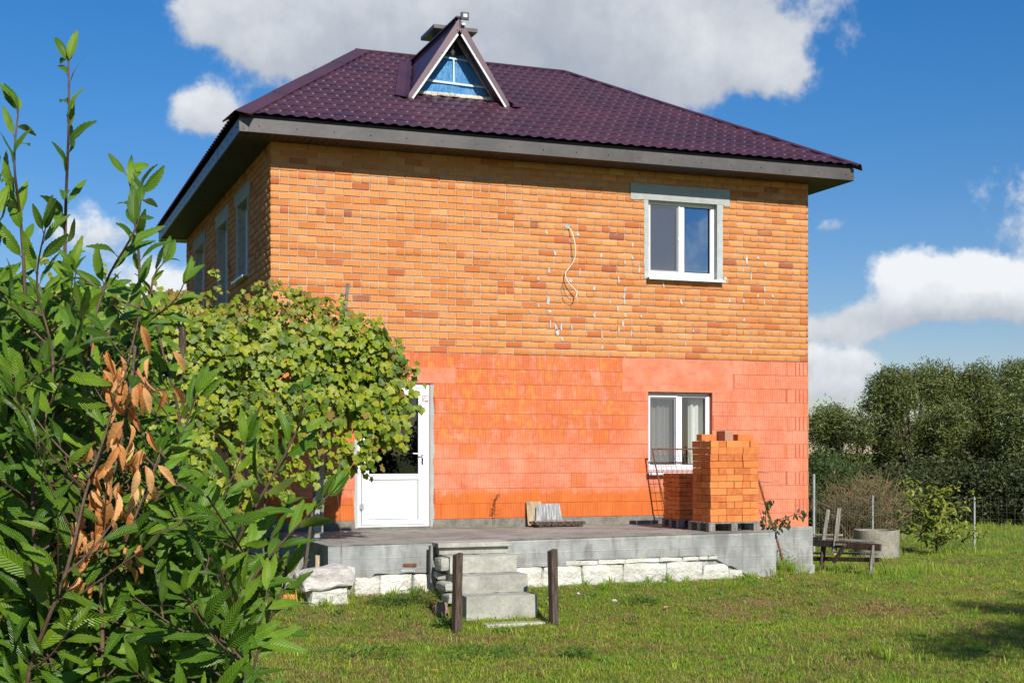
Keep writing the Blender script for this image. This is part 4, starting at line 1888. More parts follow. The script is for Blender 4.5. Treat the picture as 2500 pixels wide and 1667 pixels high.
ct = MB()
ct.add([(A.x, A.y + .05, -.2), (B.x, B.y + .05, -.2), (B.x, -.06, -.2), (A.x, -.06, -.2), (A.x, A.y + .05, A.z - .08), (B.x, B.y + .05, B.z - .08), (B.x, -.06, .82), (A.x, -.06, .80)],
       [(0, 1, 5, 4), (1, 2, 6, 5), (2, 3, 7, 6), (3, 0, 4, 7), (4, 5, 6, 7)])
pbuild(ct, 'core', M_concrete)
# floor slab with an uneven surface and crumbling front edge
fs = MB()
nx_, ny_ = 90, 34
for j in range(ny_ + 1):
    for i in range(nx_ + 1):
        x = A.x - .006 + (B.x - A.x + .03) * i / nx_
        y0_, y1_ = pf(x), -.013
        v = j / ny_
        y = y0_ + (y1_ - y0_) * v
        z = (A.z + (B.z - A.z) * i / nx_) * (1 - v) + .868 * v
        z += .008 * noise.noise(Vector((x * 2.1, y * 2.1, 0))) + .006 * noise.noise(Vector((x * 8, y * 8, 5)))
        if j == 0:
            z -= .004 + .008 * noise.noise(Vector((x * 6, 0, 9)))
            y -= .004 * noise.noise(Vector((x * 11, 3, 9)))
        fs.v.append((x, y, z))
for j in range(ny_):
    for i in range(nx_):
        a = j * (nx_ + 1) + i
        fs.f.append((a, a + 1, a + nx_ + 2, a + nx_ + 1))
o0 = len(fs.v)
for i in range(nx_ + 1):
    x, y, z = fs.v[i]
    fs.v.append((x, y + .012, z - .014))
for i in range(nx_):
    fs.f.append((i + 1, i, o0 + i, o0 + i + 1))
o1 = len(fs.v)
for j in range(ny_ + 1):
    x, y, z = fs.v[j * (nx_ + 1)]
    fs.v.append((x, y, .76))
for j in range(ny_):
    fs.f.append((j * (nx_ + 1), (j + 1) * (nx_ + 1), o1 + j + 1, o1 + j))
o2 = len(fs.v)
for j in range(ny_ + 1):
    x, y, z = fs.v[j * (nx_ + 1) + nx_]
    fs.v.append((x, y, .76))
for j in range(ny_):
    fs.f.append(((j + 1) * (nx_ + 1) + nx_, j * (nx_ + 1) + nx_, o2 + j, o2 + j + 1))
pbuild(fs, 'floor', M_slabtop)

# front concrete skin: lower edge wanders above the limestone
sk = MB()
nn = 110
prof = []


def skin_bottom(x):
    if x < .34:
        return -.1
    if x < 2.35:
        return .53 + .025 * noise.noise(Vector((x * 5, 0, 0))) - (.05 if x < .6 else 0)
    if x < 3.3:
        return .55 + .01 * noise.noise(Vector((x * 6, 0, 0)))
    if x < 5.38:
        return .612 + .010 * noise.noise(Vector((x * 6, 1, 0)))
    if x < 5.62:
        return .565 - (x - 5.38) * .5
    if x < 5.95:
        return .47 - (x - 5.62) * .55
    return -.1


for i in range(nn + 1):
    x = A.x + (B.x - A.x) * i / nn
    zt = A.z - .014 + (B.z - A.z) * i / nn
    zb = skin_bottom(x)
    for k_ in range(5):
        z = zb + (zt - zb) * k_ / 4
        prof.append((x, pf(x) + .004 + .006 * noise.noise(Vector((x * 2.5, z * 6, 0))) + .004 * noise.noise(Vector((x * 12, z * 14, 0))), z))
    prof.append((x, pf(x) + .06, zb))
for i in range(nn):
    for k_ in range(4):
        a = i * 6 + k_
        sk.f.append((a, a + 6, a + 7, a + 1))
    sk.f.append((i * 6 + 5, i * 6 + 11, i * 6 + 6, i * 6))
sk.v = prof
pbuild(sk, 'concrete_face', M_concrete, smooth=False)
MB_R = MB()
MB_R.box(B.x - .002, B.x + .02, B.y + .01, -.06, -.1, .80)
pbuild(MB_R, 'side_face', M_concrete)


def stone(x0, x1, z0, z1, seed, proud=.0, mat=M_lime, amp=.022):
    w_, h_ = x1 - x0, z1 - z0
    m = rock(w_ - .004, .16, h_ - .002, seed, amp, 5)
    o = m.build('limestone_block', mat, porch)
    xm = (x0 + x1) / 2
    o.location = Vector((xm, pf(xm) + .085 - proud, z0)) - Vector(porch.location)
    o.rotation_euler = (0, random.uniform(-.01, .01), math.atan2(B.y - A.y, B.x - A.x))
    return o


xs_b = [2.30, 2.84, 3.40, 3.98, 4.62, 5.18, 5.58]
for i in range(len(xs_b) - 1):
    top = .538 + .002 * i
    stone(xs_b[i], xs_b[i + 1], .13, top - (.06 if i == 5 else 0), 10 + i, .012)
stone(5.585, 5.80, .18, .41, 29, .012)
xt = [3.16, 3.62, 4.02, 4.52, 4.86, 5.12, 5.26, 5.40]
for i in range(len(xt) - 1):
    stone(xt[i], xt[i + 1], .543 + .002 * i, .606, 60 + i, .008, amp=.008)
for i, (a, b, c) in enumerate([(.38, .70, .50), (.70, 1.10, .525), (1.12, 1.42, .50)]):
    stone(a, b, .12, c, 80 + i, .014, amp=.02)
# rubble chips of white plaster fallen along the footing
for i, (px, py, dep) in enumerate([(1800, 1438, 18.3), (1775, 1432, 18.4), (1668, 1432, 18.0), (1560, 1436, 17.4), (1622, 1440, 17.7), (1345, 1450, 16.4), (1410, 1445, 16.7), (1500, 1461, 16.5), (1850, 1441, 18.2)]):
    p = at(px, py, dep)
    z = gh(p.x, p.y)
    s_ = [.16, .10, .09, .06, .07, .09, .07, .07, .06][i]
    m = rock(s_, s_ * .7, s_ * .45, 100 + i, .02, 2)
    o = m.build('stone_chip', M_lime)
    o.location = (p.x, p.y, z - .005)
    o.rotation_euler = (0, 0, i * 1.3)
    tag(o, ['largest flat white stone chip lying near the right end of the porch', 'white stone chip just left of the largest chip', 'small white chip below the fourth footing block', 'white chip in the grass before the middle of the porch footing',
            'white chip between the middle footing blocks and the lawn', 'white chip just right of the concrete steps', 'pale chip right of the post by the steps', 'white chip with orange clay side in the lawn before the porch', 'rightmost small white chip near the porch corner'][i], 'stone')

# ================================================================== STEPS
steps = empty('concrete_steps', 'four weathered poured concrete steps leading up to the porch', 'steps', (1.86, -3.9, .1))
ang = math.atan2(B.y - A.y, B.x - A.x)
SX0, SX1 = 1.42, 2.28
fr_y = [-4.40, -4.08, -3.76, -3.46]
tops = [.345, .55, .75]


def sbuild(mb, name, mat):
    o = mb.build(name, mat, steps)
    o.location = -Vector(steps.location)
    return o


for i in range(3):
    m = MB()
    z0 = .0 if i == 0 else tops[i - 1] - (.0 if i else 0)
    z0 = .02 if i == 0 else tops[i - 1] + .002
    x0_ = SX0 + [0, .03, .01][i]
    m.box(x0_, SX1 + [0, .01, -.01][i], fr_y[i], -3.30, z0, tops[i])
    o = sbuild(m, 'step', M_stepcon)
    sub = o.modifiers.new('cut', 'SUBSURF')
    sub.subdivision_type = 'SIMPLE'
    sub.levels = sub.render_levels = 4
    tx = bpy.data.textures.new('rough', 'CLOUDS')
    tx.noise_scale = .12
    dp = o.modifiers.new('uneven', 'DISPLACE')
    dp.texture = tx
    dp.strength = .022
    dp.texture_coords = 'GLOBAL'
m = MB()
m.box(SX0 - .02, SX1 + .0, fr_y[3] + .03, -3.32, .755, .835)
sbuild(m, 'riser', M_stepcon)
m = MB()
m.box(SX0 - .05, SX1 + .03, fr_y[3] - .03, -3.05, .84, .895)
bevel(sbuild(m, 'top_slab', M_stepcon), .006, 2)
m = MB()
m.box(SX0 + .15, SX1 + .10, fr_y[0] - .28, fr_y[0] + .1, .0, .055)
bevel(sbuild(m, 'foot_slab', M_stepcon), .01, 2)
for k_, (y0_, z0_, z1_, ln) in enumerate([(-4.02, .22, .33, .34), (-3.86, .345, .46, .40), (-3.62, .47, .56, .30), (-3.72, .58, .74, .30), (-3.50, .08, .20, .40)]):
    m = rock(.14, ln, z1_ - z0_, 200 + k_, .02, 3)
    o = m.build('side_stone', M_stepcon, steps)
    o.location = Vector((SX0 - .02, y0_ + ln / 2, z0_)) - Vector(steps.location)
# wooden form board left standing in the corner
m = MB()
m.box(SX0 - .12, SX0 - .09, -3.40, -3.325, .42, .86)
o = m.build('form_board', M_wood_grey)
recenter(o, (SX0 - .1, -3.36, .42))
tag(o, 'narrow grey form board standing in the corner left of the steps', 'board')

# posts by the steps


def post(x, y, ztop, w_, label, lean):
    m = MB()
    zb = gh(x, y) - .1
    h_ = ztop - zb
    vs = []
    for i in range(9):
        f_ = i / 8
        for (sx_, sy_) in ((-1, -1), (1, -1), (1, 1), (-1, 1)):
            n_ = noise.noise(Vector((x * 3, f_ * 4, sx_ * 2 + sy_)))
            vs.append((sx_ * w_ / 2 * (1 + .10 * n_) + lean[0] * f_, sy_ * w_ / 2 * (1 + .1 * n_) + lean[1] * f_, f_ * h_ + (sx_ * .012 if i == 8 else 0)))
    fs_ = []
    for i in range(8):
        for k_ in range(4):
            fs_.append((i * 4 + k_, i * 4 + (k_ + 1) % 4, (i + 1) * 4 + (k_ + 1) % 4, (i + 1) * 4 + k_))
    fs_.append((32, 33, 34, 35))
    m.add(vs, fs_)
    o = m.build('wooden_post', M_wood_dark)
    o.location = (x, y, zb)
    o.rotation_euler = (0, 0, .25)
    bevel(o, .006, 2)
    tag(o, label, 'post', 'dark wooden posts in front of the steps')
    return o


post(1.17, -4.80, .865, .085, 'dark weathered square post left of the concrete steps', (.03, .02))
post(2.33, -4.80, .88, .085, 'dark weathered square post right of the concrete steps', (-.01, .02))

# reddish stone beside the steps, big limestone block at the porch corner
o = rock(.17, .14, .17, 300, .03, 3).build('field_stone', simple('reddish_stone', (.22, .12, .09), (.40, .26, .21), 9, .9, .6, .01))
p = at(1077, 1478, 15.6)
o.location = (p.x, p.y, gh(p.x, p.y) - .02)
tag(o, 'reddish field stone in the grass at the left foot of the steps', 'stone')
p = at(792, 1476, 15.75)
zg = gh(p.x, p.y)
bb = empty('limestone_pair', 'large pale limestone block resting on a smaller one at the left porch corner', 'stone', (p.x, p.y, zg - .04))
o = rock(.46, .30, .23, 310, .03, 4).build('lower_block', M_lime, bb)
o.rotation_euler = (0, 0, .12)
o.location = (.02, 0, -.02)
o = rock(.60, .36, .235, 312, .03, 5).build('upper_block', M_graylime, bb)
o.location = (.0, 0, .20)
o.rotation_euler = (R(3), R(-5), .10)
o = rock(.24, .12, .22, 314, .02, 3).build('white_fragment', M_lime, bb)
o.location = (.28, .20, .20)

# two small vent grilles and fragments on the porch front
for i, (px, py) in enumerate([(1020, 1384), (1014, 1398)]):
    p = at(px, py, 16.1)
    x = p.x
    m = MB()
    m.box(-.085, .085, -.006, .0, -.018, .018)
    for q in range(9):
        m.box(-.08 + q * .018, -.07 + q * .018, -.009, -.006, -.014, .014)
    o = m.build('vent_grille', M_rust if i == 0 else M_galv)
    o.location = (x, pf(x) - .004, p.z)
    tag(o, ['thin brown slotted strip stuck on the porch front left of the steps', 'thin pale slotted strip on the porch front just under the brown one'][i], 'grille')

# ================================================================== BRICK STACKS


def pallet(name, label, loc, sx, sy, h, rz=0):
    e = empty(name, label, 'pallet', loc, 'pallets under the brick stacks')
    e.rotation_euler = (0, 0, rz)
    nb = 5
    for i in range(nb):
        m = MB()
        a = sy / nb
        m.box(0, sx, i * a + .006, (i + 1) * a - .006, h - .02, h)
        bevel(m.build('deck_board', M_wood_grey, e), .002)
    for i in range(3):
        for j in range(3):
            m = MB()
            bx = [0, sx / 2 - .05, sx - .10][i]
            by = [0.0, sy / 2 - .045, sy - .09][j]
            m.box(bx, bx + .10, by + .002, by + .09, 0, h - .021)
            bevel(m.build('block', M_wood_grey, e), .003)
    return e


def stack(name, label, loc, cols, rows, nlay, L=.25, Wd=.12, Hh=.088, gap=.004, rz=0, full_rows=None):
    """stack of solid bricks, courses alternate between headers and stretchers"""
    e = empty(name, label, 'brick stack', loc, 'stacks of bricks on the porch')
    e.rotation_euler = (0, 0, rz)
    me = bevel_mesh(L, Wd, Hh)
    SXt, SYt = cols * (Wd + gap), rows * (L + gap)
    for k_ in range(nlay):
        pattern = [0, 2, 0, 1, 2, 0, 1, 0, 2, 0, 3, 0][k_ % 12]
        z = k_ * (Hh + .004)
        items = []
        if pattern == 0:
            for j in range(rows):
                for i in range(cols):
                    items.append(((i + .5) * (Wd + gap), (j + .5) * (L + gap), 90))
        elif pattern in (1, 2):
            nst = cols // 2
            for j in range(int(SYt / (Wd + gap))):
                for i in range(nst):
                    items.append(((i + .5) * (L + gap), (j + .5) * (Wd + gap), 0))
        else:
            for j in range(rows):
                for i in range(2):
                    items.append(((i + .5) * (Wd + gap), (j + .5) * (L + gap), 90))
            for j in range(int(SYt / (Wd + gap))):
                for i in range(1, cols // 2):
                    items.append(((i + .5) * (L + gap), (j + .5) * (Wd + gap), 0))
        for (x, y, a) in items:
            # only the outer bricks of a course can be seen; inner ones fill the pile all the same
            link('brick', me, e, loc=(x + random.uniform(-.004, .004), y + random.uniform(-.008, .008), z), rot=(0, random.uniform(-.004, .004), R(a) + random.gauss(0, .012)))
    return e, SXt, SYt


def bevel_mesh(L, Wd, Hh, mat=None):
    c = .003
    mb = MB()
    x, y = L / 2, Wd / 2
    z0, z1 = 0, Hh
    vs = []
    for (zz, i) in ((z0, c), (z0 + c, 0), (z1 - c, 0), (z1, c)):
        vs += [(-x + i, -y + i, zz), (x - i, -y + i, zz), (x - i, y - i, zz), (-x + i, y - i, zz)]
    fs = [(3, 2, 1, 0), (12, 13, 14, 15)]
    for q in range(3):
        for k_ in range(4):
            k2 = (k_ + 1) % 4
            fs.append((q * 4 + k_, q * 4 + k2, (q + 1) * 4 + k2, (q + 1) * 4 + k_))
    mb.add(vs, fs)
    return mb.mesh('brick', mat or M_pbrick)


PA = at(1735, 1296, 18.45)
pz = .905
pallet('pallet', 'grey wooden pallet under the tall brick stack at the porch edge', (PA.x - .03, PA.y - .01, pz), .80, .58, .125, .02)
st1, sx1, sy1 = stack('brick_stack', 'tall stack of plain orange bricks on a pallet before the lower window', (PA.x, PA.y + .005, pz + .127), 6, 2, 12, rz=.02)
# three loose bricks on top
tb = bevel_mesh(.25, .12, .088)
zt = pz + .127 + 12 * .092
for i, (dx, dy, a, lab, me_) in enumerate([(-.02, .30, 8, 'plain orange brick lying leftmost on top of the tall stack', tb), (.44, .10, 3, 'plain orange brick lying rightmost on top of the tall stack', tb)]):
    o = bpy.data.objects.new('brick', me_)
    COL.objects.link(o)
    o.location = (PA.x + dx + .12, PA.y + dy, zt + .001)
    o.rotation_euler = (0, 0, R(a))
    tag(o, lab, 'brick')
vb = bevel_mesh(.25, .12, .138, M_brick)
o = bpy.data.objects.new('brick', bevel_mesh(.12, .25, .135, simple('dusty_ribbed_brick', (.42, .20, .13), (.56, .33, .22), 20, .9, .6, .01, stretch=(3, 3, .2))))
COL.objects.link(o)
o.location = (PA.x + .31, PA.y + .17, zt + .001)
o.rotation_euler = (0, 0, R(-2))
tag(o, 'dusty grey-orange hollow brick standing on end on top of the tall stack', 'brick')

PB = at(1660, 1290, 19.55)
pallet('pallet', 'dark wooden pallet under the short brick stack behind the tall one', (PB.x - .02, PB.y - .0, .895), .54, .54, .12, .0)
pb2 = bevel_mesh
st2, _, _ = stack('brick_stack', 'shorter stack of dark shaded bricks on a pallet behind the tall stack', (PB.x, PB.y + .02, .895 + .122), 4, 2, 10, Hh=.062, rz=0.0)

# ================================================================== rusty mesh frame against the wall
mf = empty('mesh_frame', 'rusty steel tube frame with wire mesh leaning on the wall under the lower window', 'frame', (6.02, -.36, .895))
T0 = Vector((0, 0, 0))
T1 = Vector((-.20, .14, 1.13))
k = MB()
wdt = Vector((.95, 0, 0))
cr = Vector((.06, .0, 0))
k.tube(smooth_path([T0, T0.lerp(T1, .5), T1 - (T1 - T0).normalized() * .06, T1 + cr, T1 + wdt * .5, T1 + wdt - cr, T1 + wdt - (T1 - T0).normalized() * .06, T0 + wdt], 4), .013, 8)
k.build('tube', M_rust, mf)
k = MB()
for i in range(1, 11):
    f_ = i / 11
    k.tube([T1 + wdt * f_, T0 + wdt * f_ + (T1 - T0) * .03], .0042, 4)
for i in range(1, 9):
    p = T0.lerp(T1, i / 9 + .02)
    k.tube([p, p + wdt], .0042, 4)
k.build('wire_mesh', M_rust, mf)

# rusty ladder-like rail leaning at the right end of the porch
p0 = at(1921, 1408, 19.9)
p0.z = gh(p0.x, p0.y)
p1 = Vector((p0.x - .46, p0.y + .20, 1.93))
lf = empty('rebar_frame', 'rusty steel rail with short wire stubs leaning beside the tall brick stack', 'steel rail', p0)
k = MB()
D_ = p1 - p0
k.tube([D_ * f_ + Vector((.012 * math.sin(f_ * 7), 0, 0)) for f_ in np.linspace(-.02, 1, 10)], [.018, .018, .018, .017, .017, .016, .016, .015, .014, .010], 7)
k.build('rail', M_rust, lf)
for i, f_ in enumerate((.78, .86, .60, .42)):
    k = MB()
    c = D_ * f_
    k.tube([c + Vector((-.02 - .12 * (i > 1), 0, .01)), c + Vector((.17 * (i < 2) + .02, .02, -.01))], .004, 5)
    k.build('stub', M_rust, lf)
k = MB()
k.tube([D_ * .62 + Vector((-.12, .05, 0)), D_ * .25 + Vector((-.09, .05, 0))], .003, 4)
k.build('wire', M_rust, lf)

# ================================================================== small heap of boards at the wall
x0_ = 2.0
pw = at(1300, 1286, 20.15)
hp = empty('board_heap', 'low wooden grid of grey boards lying on the porch floor by the wall', 'pallet', (pw.x, -.42, .89))
k = MB()
k.box(0, .80, 0, .05, .02, .06)
k.build('beam', M_wood_dark, hp)
k = MB()
k.box(.02, .78, .30, .34, .02, .06)
k.build('beam', M_wood_dark, hp)
for i in range(7):
    k = MB()
    k.box(.05 + i * .105, .135 + i * .105, -.01, .34, .0, .019)
    k.build('slat', M_wood_dark, hp)
k = MB()
k.box(.18, .80, .02, .14, .062, .085)
bevel(k.build('plank', M_wood_grey, hp), .003)
k = MB()
k.box(.0, .26, .015, .10, .062, .08)
bevel(k.build('plank', M_wood_grey, hp), .003)
k = MB()
k.prism([(0, 0), (.45, .0), (.42, .31), (.40, .33), (.09, .325), (.035, .28), (.015, .12)], 'y', 0, .012)
o = k.build('leaning_board', M_board)
o.location = (pw.x + .10, -.17, .89)
o.rotation_euler = (R(-14), 0, 0)
tag(o, 'streaky grey board leaning on the wall behind the low wooden grid', 'board')
k = MB()
k.box(0, .24, 0, .02, 0, .36)
o = k.build('leaning_board', M_wood_tan)
o.location = (pw.x - .0, -.12, .89)
o.rotation_euler = (R(-12), 0, 0)
tag(o, 'pale tan board leaning on the wall behind the streaky grey one', 'board')

# ================================================================== trestle of old boards right of the house
P1_ = at(2000, 1400, 22.6)
P2_ = at(2124, 1424, 21.6)
zz = gh(P2_.x, P2_.y)
tr = empty('plank_trestle', 'low trestle of old grey planks beside the right house corner', 'trestle', (P1_.x, P1_.y, gh(P1_.x, P1_.y)))
o0 = Vector(tr.location)


def W2(px, py, dep):
    return at(px, py, dep) - o0


for (a, b, w_, h_, nm, mat) in [
    (W2(1960, 1322, 22.8), W2(2150, 1336, 21.5), .05, .11, 'side_rail', M_wood_dark),
    (W2(1970, 1363, 22.8), W2(2149, 1366, 21.5), .05, .07, 'lower_rail', M_wood_dark),
    (W2(1975, 1312, 23.0), W2(2140, 1322, 22.3), .16, .03, 'plank', M_wood_grey),
    (W2(2045, 1328, 22.2), W2(2152, 1330, 21.7), .14, .03, 'plank', M_wood_grey),
    (W2(1985, 1305, 23.6), W2(2050, 1306, 23.2), .20, .03, 'plank', M_wood_tan),
    (W2(2058, 1349, 22.4), W2(2150, 1352, 21.7), .18, .03, 'plank', M_wood_grey),
    (W2(1990, 1349, 23.2), W2(2045, 1352, 22.8), .18, .03, 'plank', M_wood_tan),
    (W2(2012, 1318, 22.5), W2(2004, 1408, 22.5), .07, .07, 'leg', M_wood_dark),
    (W2(2133, 1330, 21.6), W2(2122, 1430, 21.6), .075, .06, 'leg', M_wood_grey),
    (W2(2010, 1318, 22.75), W2(2021, 1243, 22.75), .065, .065, 'upright', M_wood_grey),
    (W2(2037, 1345, 22.25), W2(2048, 1240, 22.25), .075, .07, 'upright', M_wood_grey),
    (W2(2036, 1372, 22.1), W2(2062, 1330, 21.9), .06, .05, 'brace', M_wood_dark),
]:
    k = MB()
    k.bar(a, b, w_, h_)
    bevel(k.build(nm, mat, tr), .004)
k = MB()
k.tube(smooth_path([W2(2148, 1360, 21.4), W2(2158, 1378, 21.4), W2(2163, 1400, 21.4), W2(2160, 1392, 21.5)]), .006, 5)
k.build('hanging_strap', M_black, tr)

# concrete well ring
pc = at(2140, 1350, 26.6)
k = MB()
n = 40
ro, ri, h_ = .43, .36, .53
vs = []
for i in range(n):
    a = 2 * math.pi * i / n
    c, s_ = math.cos(a), math.sin(a)
    nz = .012 * noise.noise(Vector((c * 3, s_ * 3, 1)))
    vs += [(c * ro, s_ * ro, -.08), (c * ro, s_ * ro, h_ * .5), (c * ro, s_ * ro, h_ + nz), (c * ri, s_ * ri, h_ + nz), (c * ri, s_ * ri, -.05)]
fs_ = []
for i in range(n):
    j = (i + 1) % n
    for q in range(4):
        fs_.append((i * 5 + q, j * 5 + q, j * 5 + q + 1, i * 5 + q + 1))
k.add(vs, fs_)
o = k.build('well_ring', simple('stained_concrete', (.20, .18, .13), (.38, .36, .29), 4, .95, .6, .01))
o.location = (pc.x, pc.y, gh(pc.x, pc.y))
tag(o, 'weathered open concrete well ring on the lawn before the fence', 'well ring')

# fence: thin posts with wire mesh
fence = empty('wire_fence', 'thin grey wire mesh fence on slim metal posts along the back of the lawn', 'fence', tuple(at(2130, 1330, 29.5).xy) + (0,))
fo0 = Vector(fence.location)
fp = [at(1987, 1157, 26.5), at(2130.6, 1209, 29.8), at(2379, 1213, 29.2), at(2640, 1214, 28.6), at(2900, 1214, 28.0), at(3160, 1214, 27.5)]
for i, p in enumerate(fp):
    zb = gh(p.x, p.y) - .1
    k = MB()
    k.tube([Vector((p.x, p.y, zb)) - fo0, Vector(p) - fo0], .021 if i else .026, 8)
    k.build('post', M_galv, fence)
for i in range(len(fp) - 1):
    a, b = fp[i], fp[i + 1]
    za, zb_ = gh(a.x, a.y), gh(b.x, b.y)
    k = MB()
    topa = a.z if i else b.z + .12
    L_ = (b - a).length
    nrow = 8
    for q in range(nrow):
        f_ = q / (nrow - 1)
        pa = Vector((a.x, a.y, za + .04 + (topa - za - .06) * f_)) - fo0
        pb_ = Vector((b.x, b.y, zb_ + .04 + (b.z - zb_ - .06) * f_)) - fo0
        mid_ = (pa + pb_) / 2 - Vector((0, 0, .02 * f_))
        k.tube([pa, mid_, pb_], .0022, 3, cap=False)
    nv = int(L_ / .16)
    for q in range(1, nv):
        f_ = q / nv
        x, y = a.x + (b.x - a.x) * f_, a.y + (b.y - a.y) * f_
        z0_ = za + (zb_ - za) * f_ + .04
        z1_ = topa + (b.z - topa) * f_ - .02
        k.tube([Vector((x, y, z0_)) - fo0, Vector((x, y, z1_)) - fo0], .0018, 3, cap=False)
    k.build('wire_mesh', M_wire, fence)
# fence runs on behind the house to the left

# ================================================================== VEGETATION


def frame_mat(p, xdir, zhint, s=1.0, roll=0.0):
    X = Vector(xdir).normalized()
    Z = Vector(zhint)
    Z = Z - X * Z.dot(X)
    if Z.length < 1e-3:
        Z = X.orthogonal()
    Z.normalize()
    Y = Z.cross(X)
    if roll:
        q = Matrix.Rotation(roll, 3, X)
        Y, Z = q @ Y, q @ Z
    m = Matrix((X, Y, Z)).transposed().to_4x4()
    for i in range(3):
        for j in range(3):
            m[i][j] *= s
    m.translation = p
    return m


def chestnut_leaf(n, seed, fold=.22, curl=.18, wid=.155):
    r = random.Random(seed)
    V, F, U = [], [], []

    def add(x, y, vv):
        wv = .02 * math.sin(x * 9 + seed)
        V.append((x, y, fold * abs(y) * 1.6 - curl * x * x + wv * (abs(y) / wid)))
        U.append((x, vv))
        return len(V) - 1
    mid = [add(i / n, .012 * math.sin(i * .7 + seed), 0) for i in range(n + 1)]

    def hw(x):
        return wid * (math.sin(math.pi * min(1, x ** .82)) ** .75 if 0 < x < 1 else 0)
    for s in (1, -1):
        prev = mid[0]
        for i in range(n):
            x0, x1 = i / n, (i + 1) / n
            tip = add(min(x1 - .018, .985), s * (hw((x0 + x1 * 1.4) / 2.4) + .003) * r.uniform(.97, 1.03), s)
            if i < n - 1:
                notch = add(x1 + .008, s * hw(x1) * .90, s * .92)
            else:
                notch = mid[n]
            if s > 0:
                if i == 0:
                    F.append((mid[0], mid[1], tip))
                else:
                    F.append((mid[i], mid[i + 1], tip, prev))
                if i < n - 1:
                    F.append((mid[i + 1], notch, tip))
            else:
                if i == 0:
                    F.append((mid[0], tip, mid[1]))
                else:
                    F.append((mid[i], prev, tip, mid[i + 1]))
                if i < n - 1:
                    F.append((mid[i + 1], tip, notch))
            prev = notch
    return V, F, U


CLT = [chestnut_leaf(9, k, fold=random.uniform(.0, .25), curl=random.uniform(-.05, .35), wid=random.uniform(.125, .175)) for k in range(8)]
CLT_LO = [chestnut_leaf(8, k + 30, fold=random.uniform(.0, .3), curl=random.uniform(-.05, .45), wid=random.uniform(.125, .17)) for k in range(6)]

rr_ = random.Random(5)


def P(px, py, dep):
    return at(px, py, dep)


def ground_pt(px, dep):
    p = at(px, 1100, dep)
    return Vector((p.x, p.y, gh(p.x, p.y) - .03))


leaves = []          # (matrix, length, distance)
twigs = MB()
stems = []


cl = Vector(cam.location)


def seen(p):
    d = p - cl
    lat = CS * d.x - SN * d.y
    dep = SN * d.x + CS * d.y
    u = lat / dep * FPX + 1250
    v = 1100 - d.z / dep * FPX
    return u, v, dep



def px_limit(v):
    if v < 640:
        return 0
    if v < 760:
        return 300
    if v < 1000:
        return 420
    if v < 1250:
        return 400 + (v - 1000) * .7
    return 610


def dress(path, start, spacing, L0, L1, ang=55, droop=.1, tipn=3, clip=False):
    """alternate leaves along a shoot"""
    lens = [0]
    for a, b in zip(path[:-1], path[1:]):
        lens.append(lens[-1] + (b - a).length)
    tot = lens[-1]
    d = start * tot
    ph = rr_.uniform(0, 6.28)
    k = 0
    while d < tot:
        i = max(j for j in range(len(lens)) if lens[j] <= d + 1e-9)
        i = min(i, len(path) - 2)
        f = (d - lens[i]) / max(1e-6, lens[i + 1] - lens[i])
        p = path[i].lerp(path[i + 1], f)
        D = (path[i + 1] - path[i]).normalized()
        A_ = D.orthogonal().normalized()
        th = ph + k * math.pi + rr_.gauss(0, .5)
        side = (Matrix.Rotation(th, 3, D) @ A_)
        near = (tot - d) / tot
        a = math.radians(ang) * (.55 + .6 * near) + rr_.gauss(0, .15)
        X = D * math.cos(a) + side * math.sin(a) + Vector((0, 0, -droop * near + rr_.gauss(0, .10)))
        ln = rr_.uniform(L0, L1) * (.75 + .5 * min(1, near * 3)) * .9
        Z = Vector((0, -.9, .7)) + Vector((rr_.gauss(0, .6), rr_.gauss(0, .5), rr_.gauss(0, .4)))
        X.normalize()
        q = p + X * .018
        if clip:
            u, v, dd = seen(q + X * ln * .6)
            if u > px_limit(v) + 70:
                d += spacing
                k += 1
                continue
        leaves.append((frame_mat(q, X, Z, ln), q))
        twigs.tube([p, q + X * .004], [.0022, .0015], 3, cap=False)
        d += spacing * rr_.uniform(.7, 1.3)
        k += 1
    D = (path[-1] - path[-2]).normalized()
    for j in range(tipn):
        X = D + Vector((rr_.gauss(0, .35), rr_.gauss(0, .35), rr_.gauss(0, .2)))
        leaves.append((frame_mat(path[-1], X, Vector((rr_.gauss(0, 1), -1, .5)), rr_.uniform(L0, L1) * .75), path[-1]))


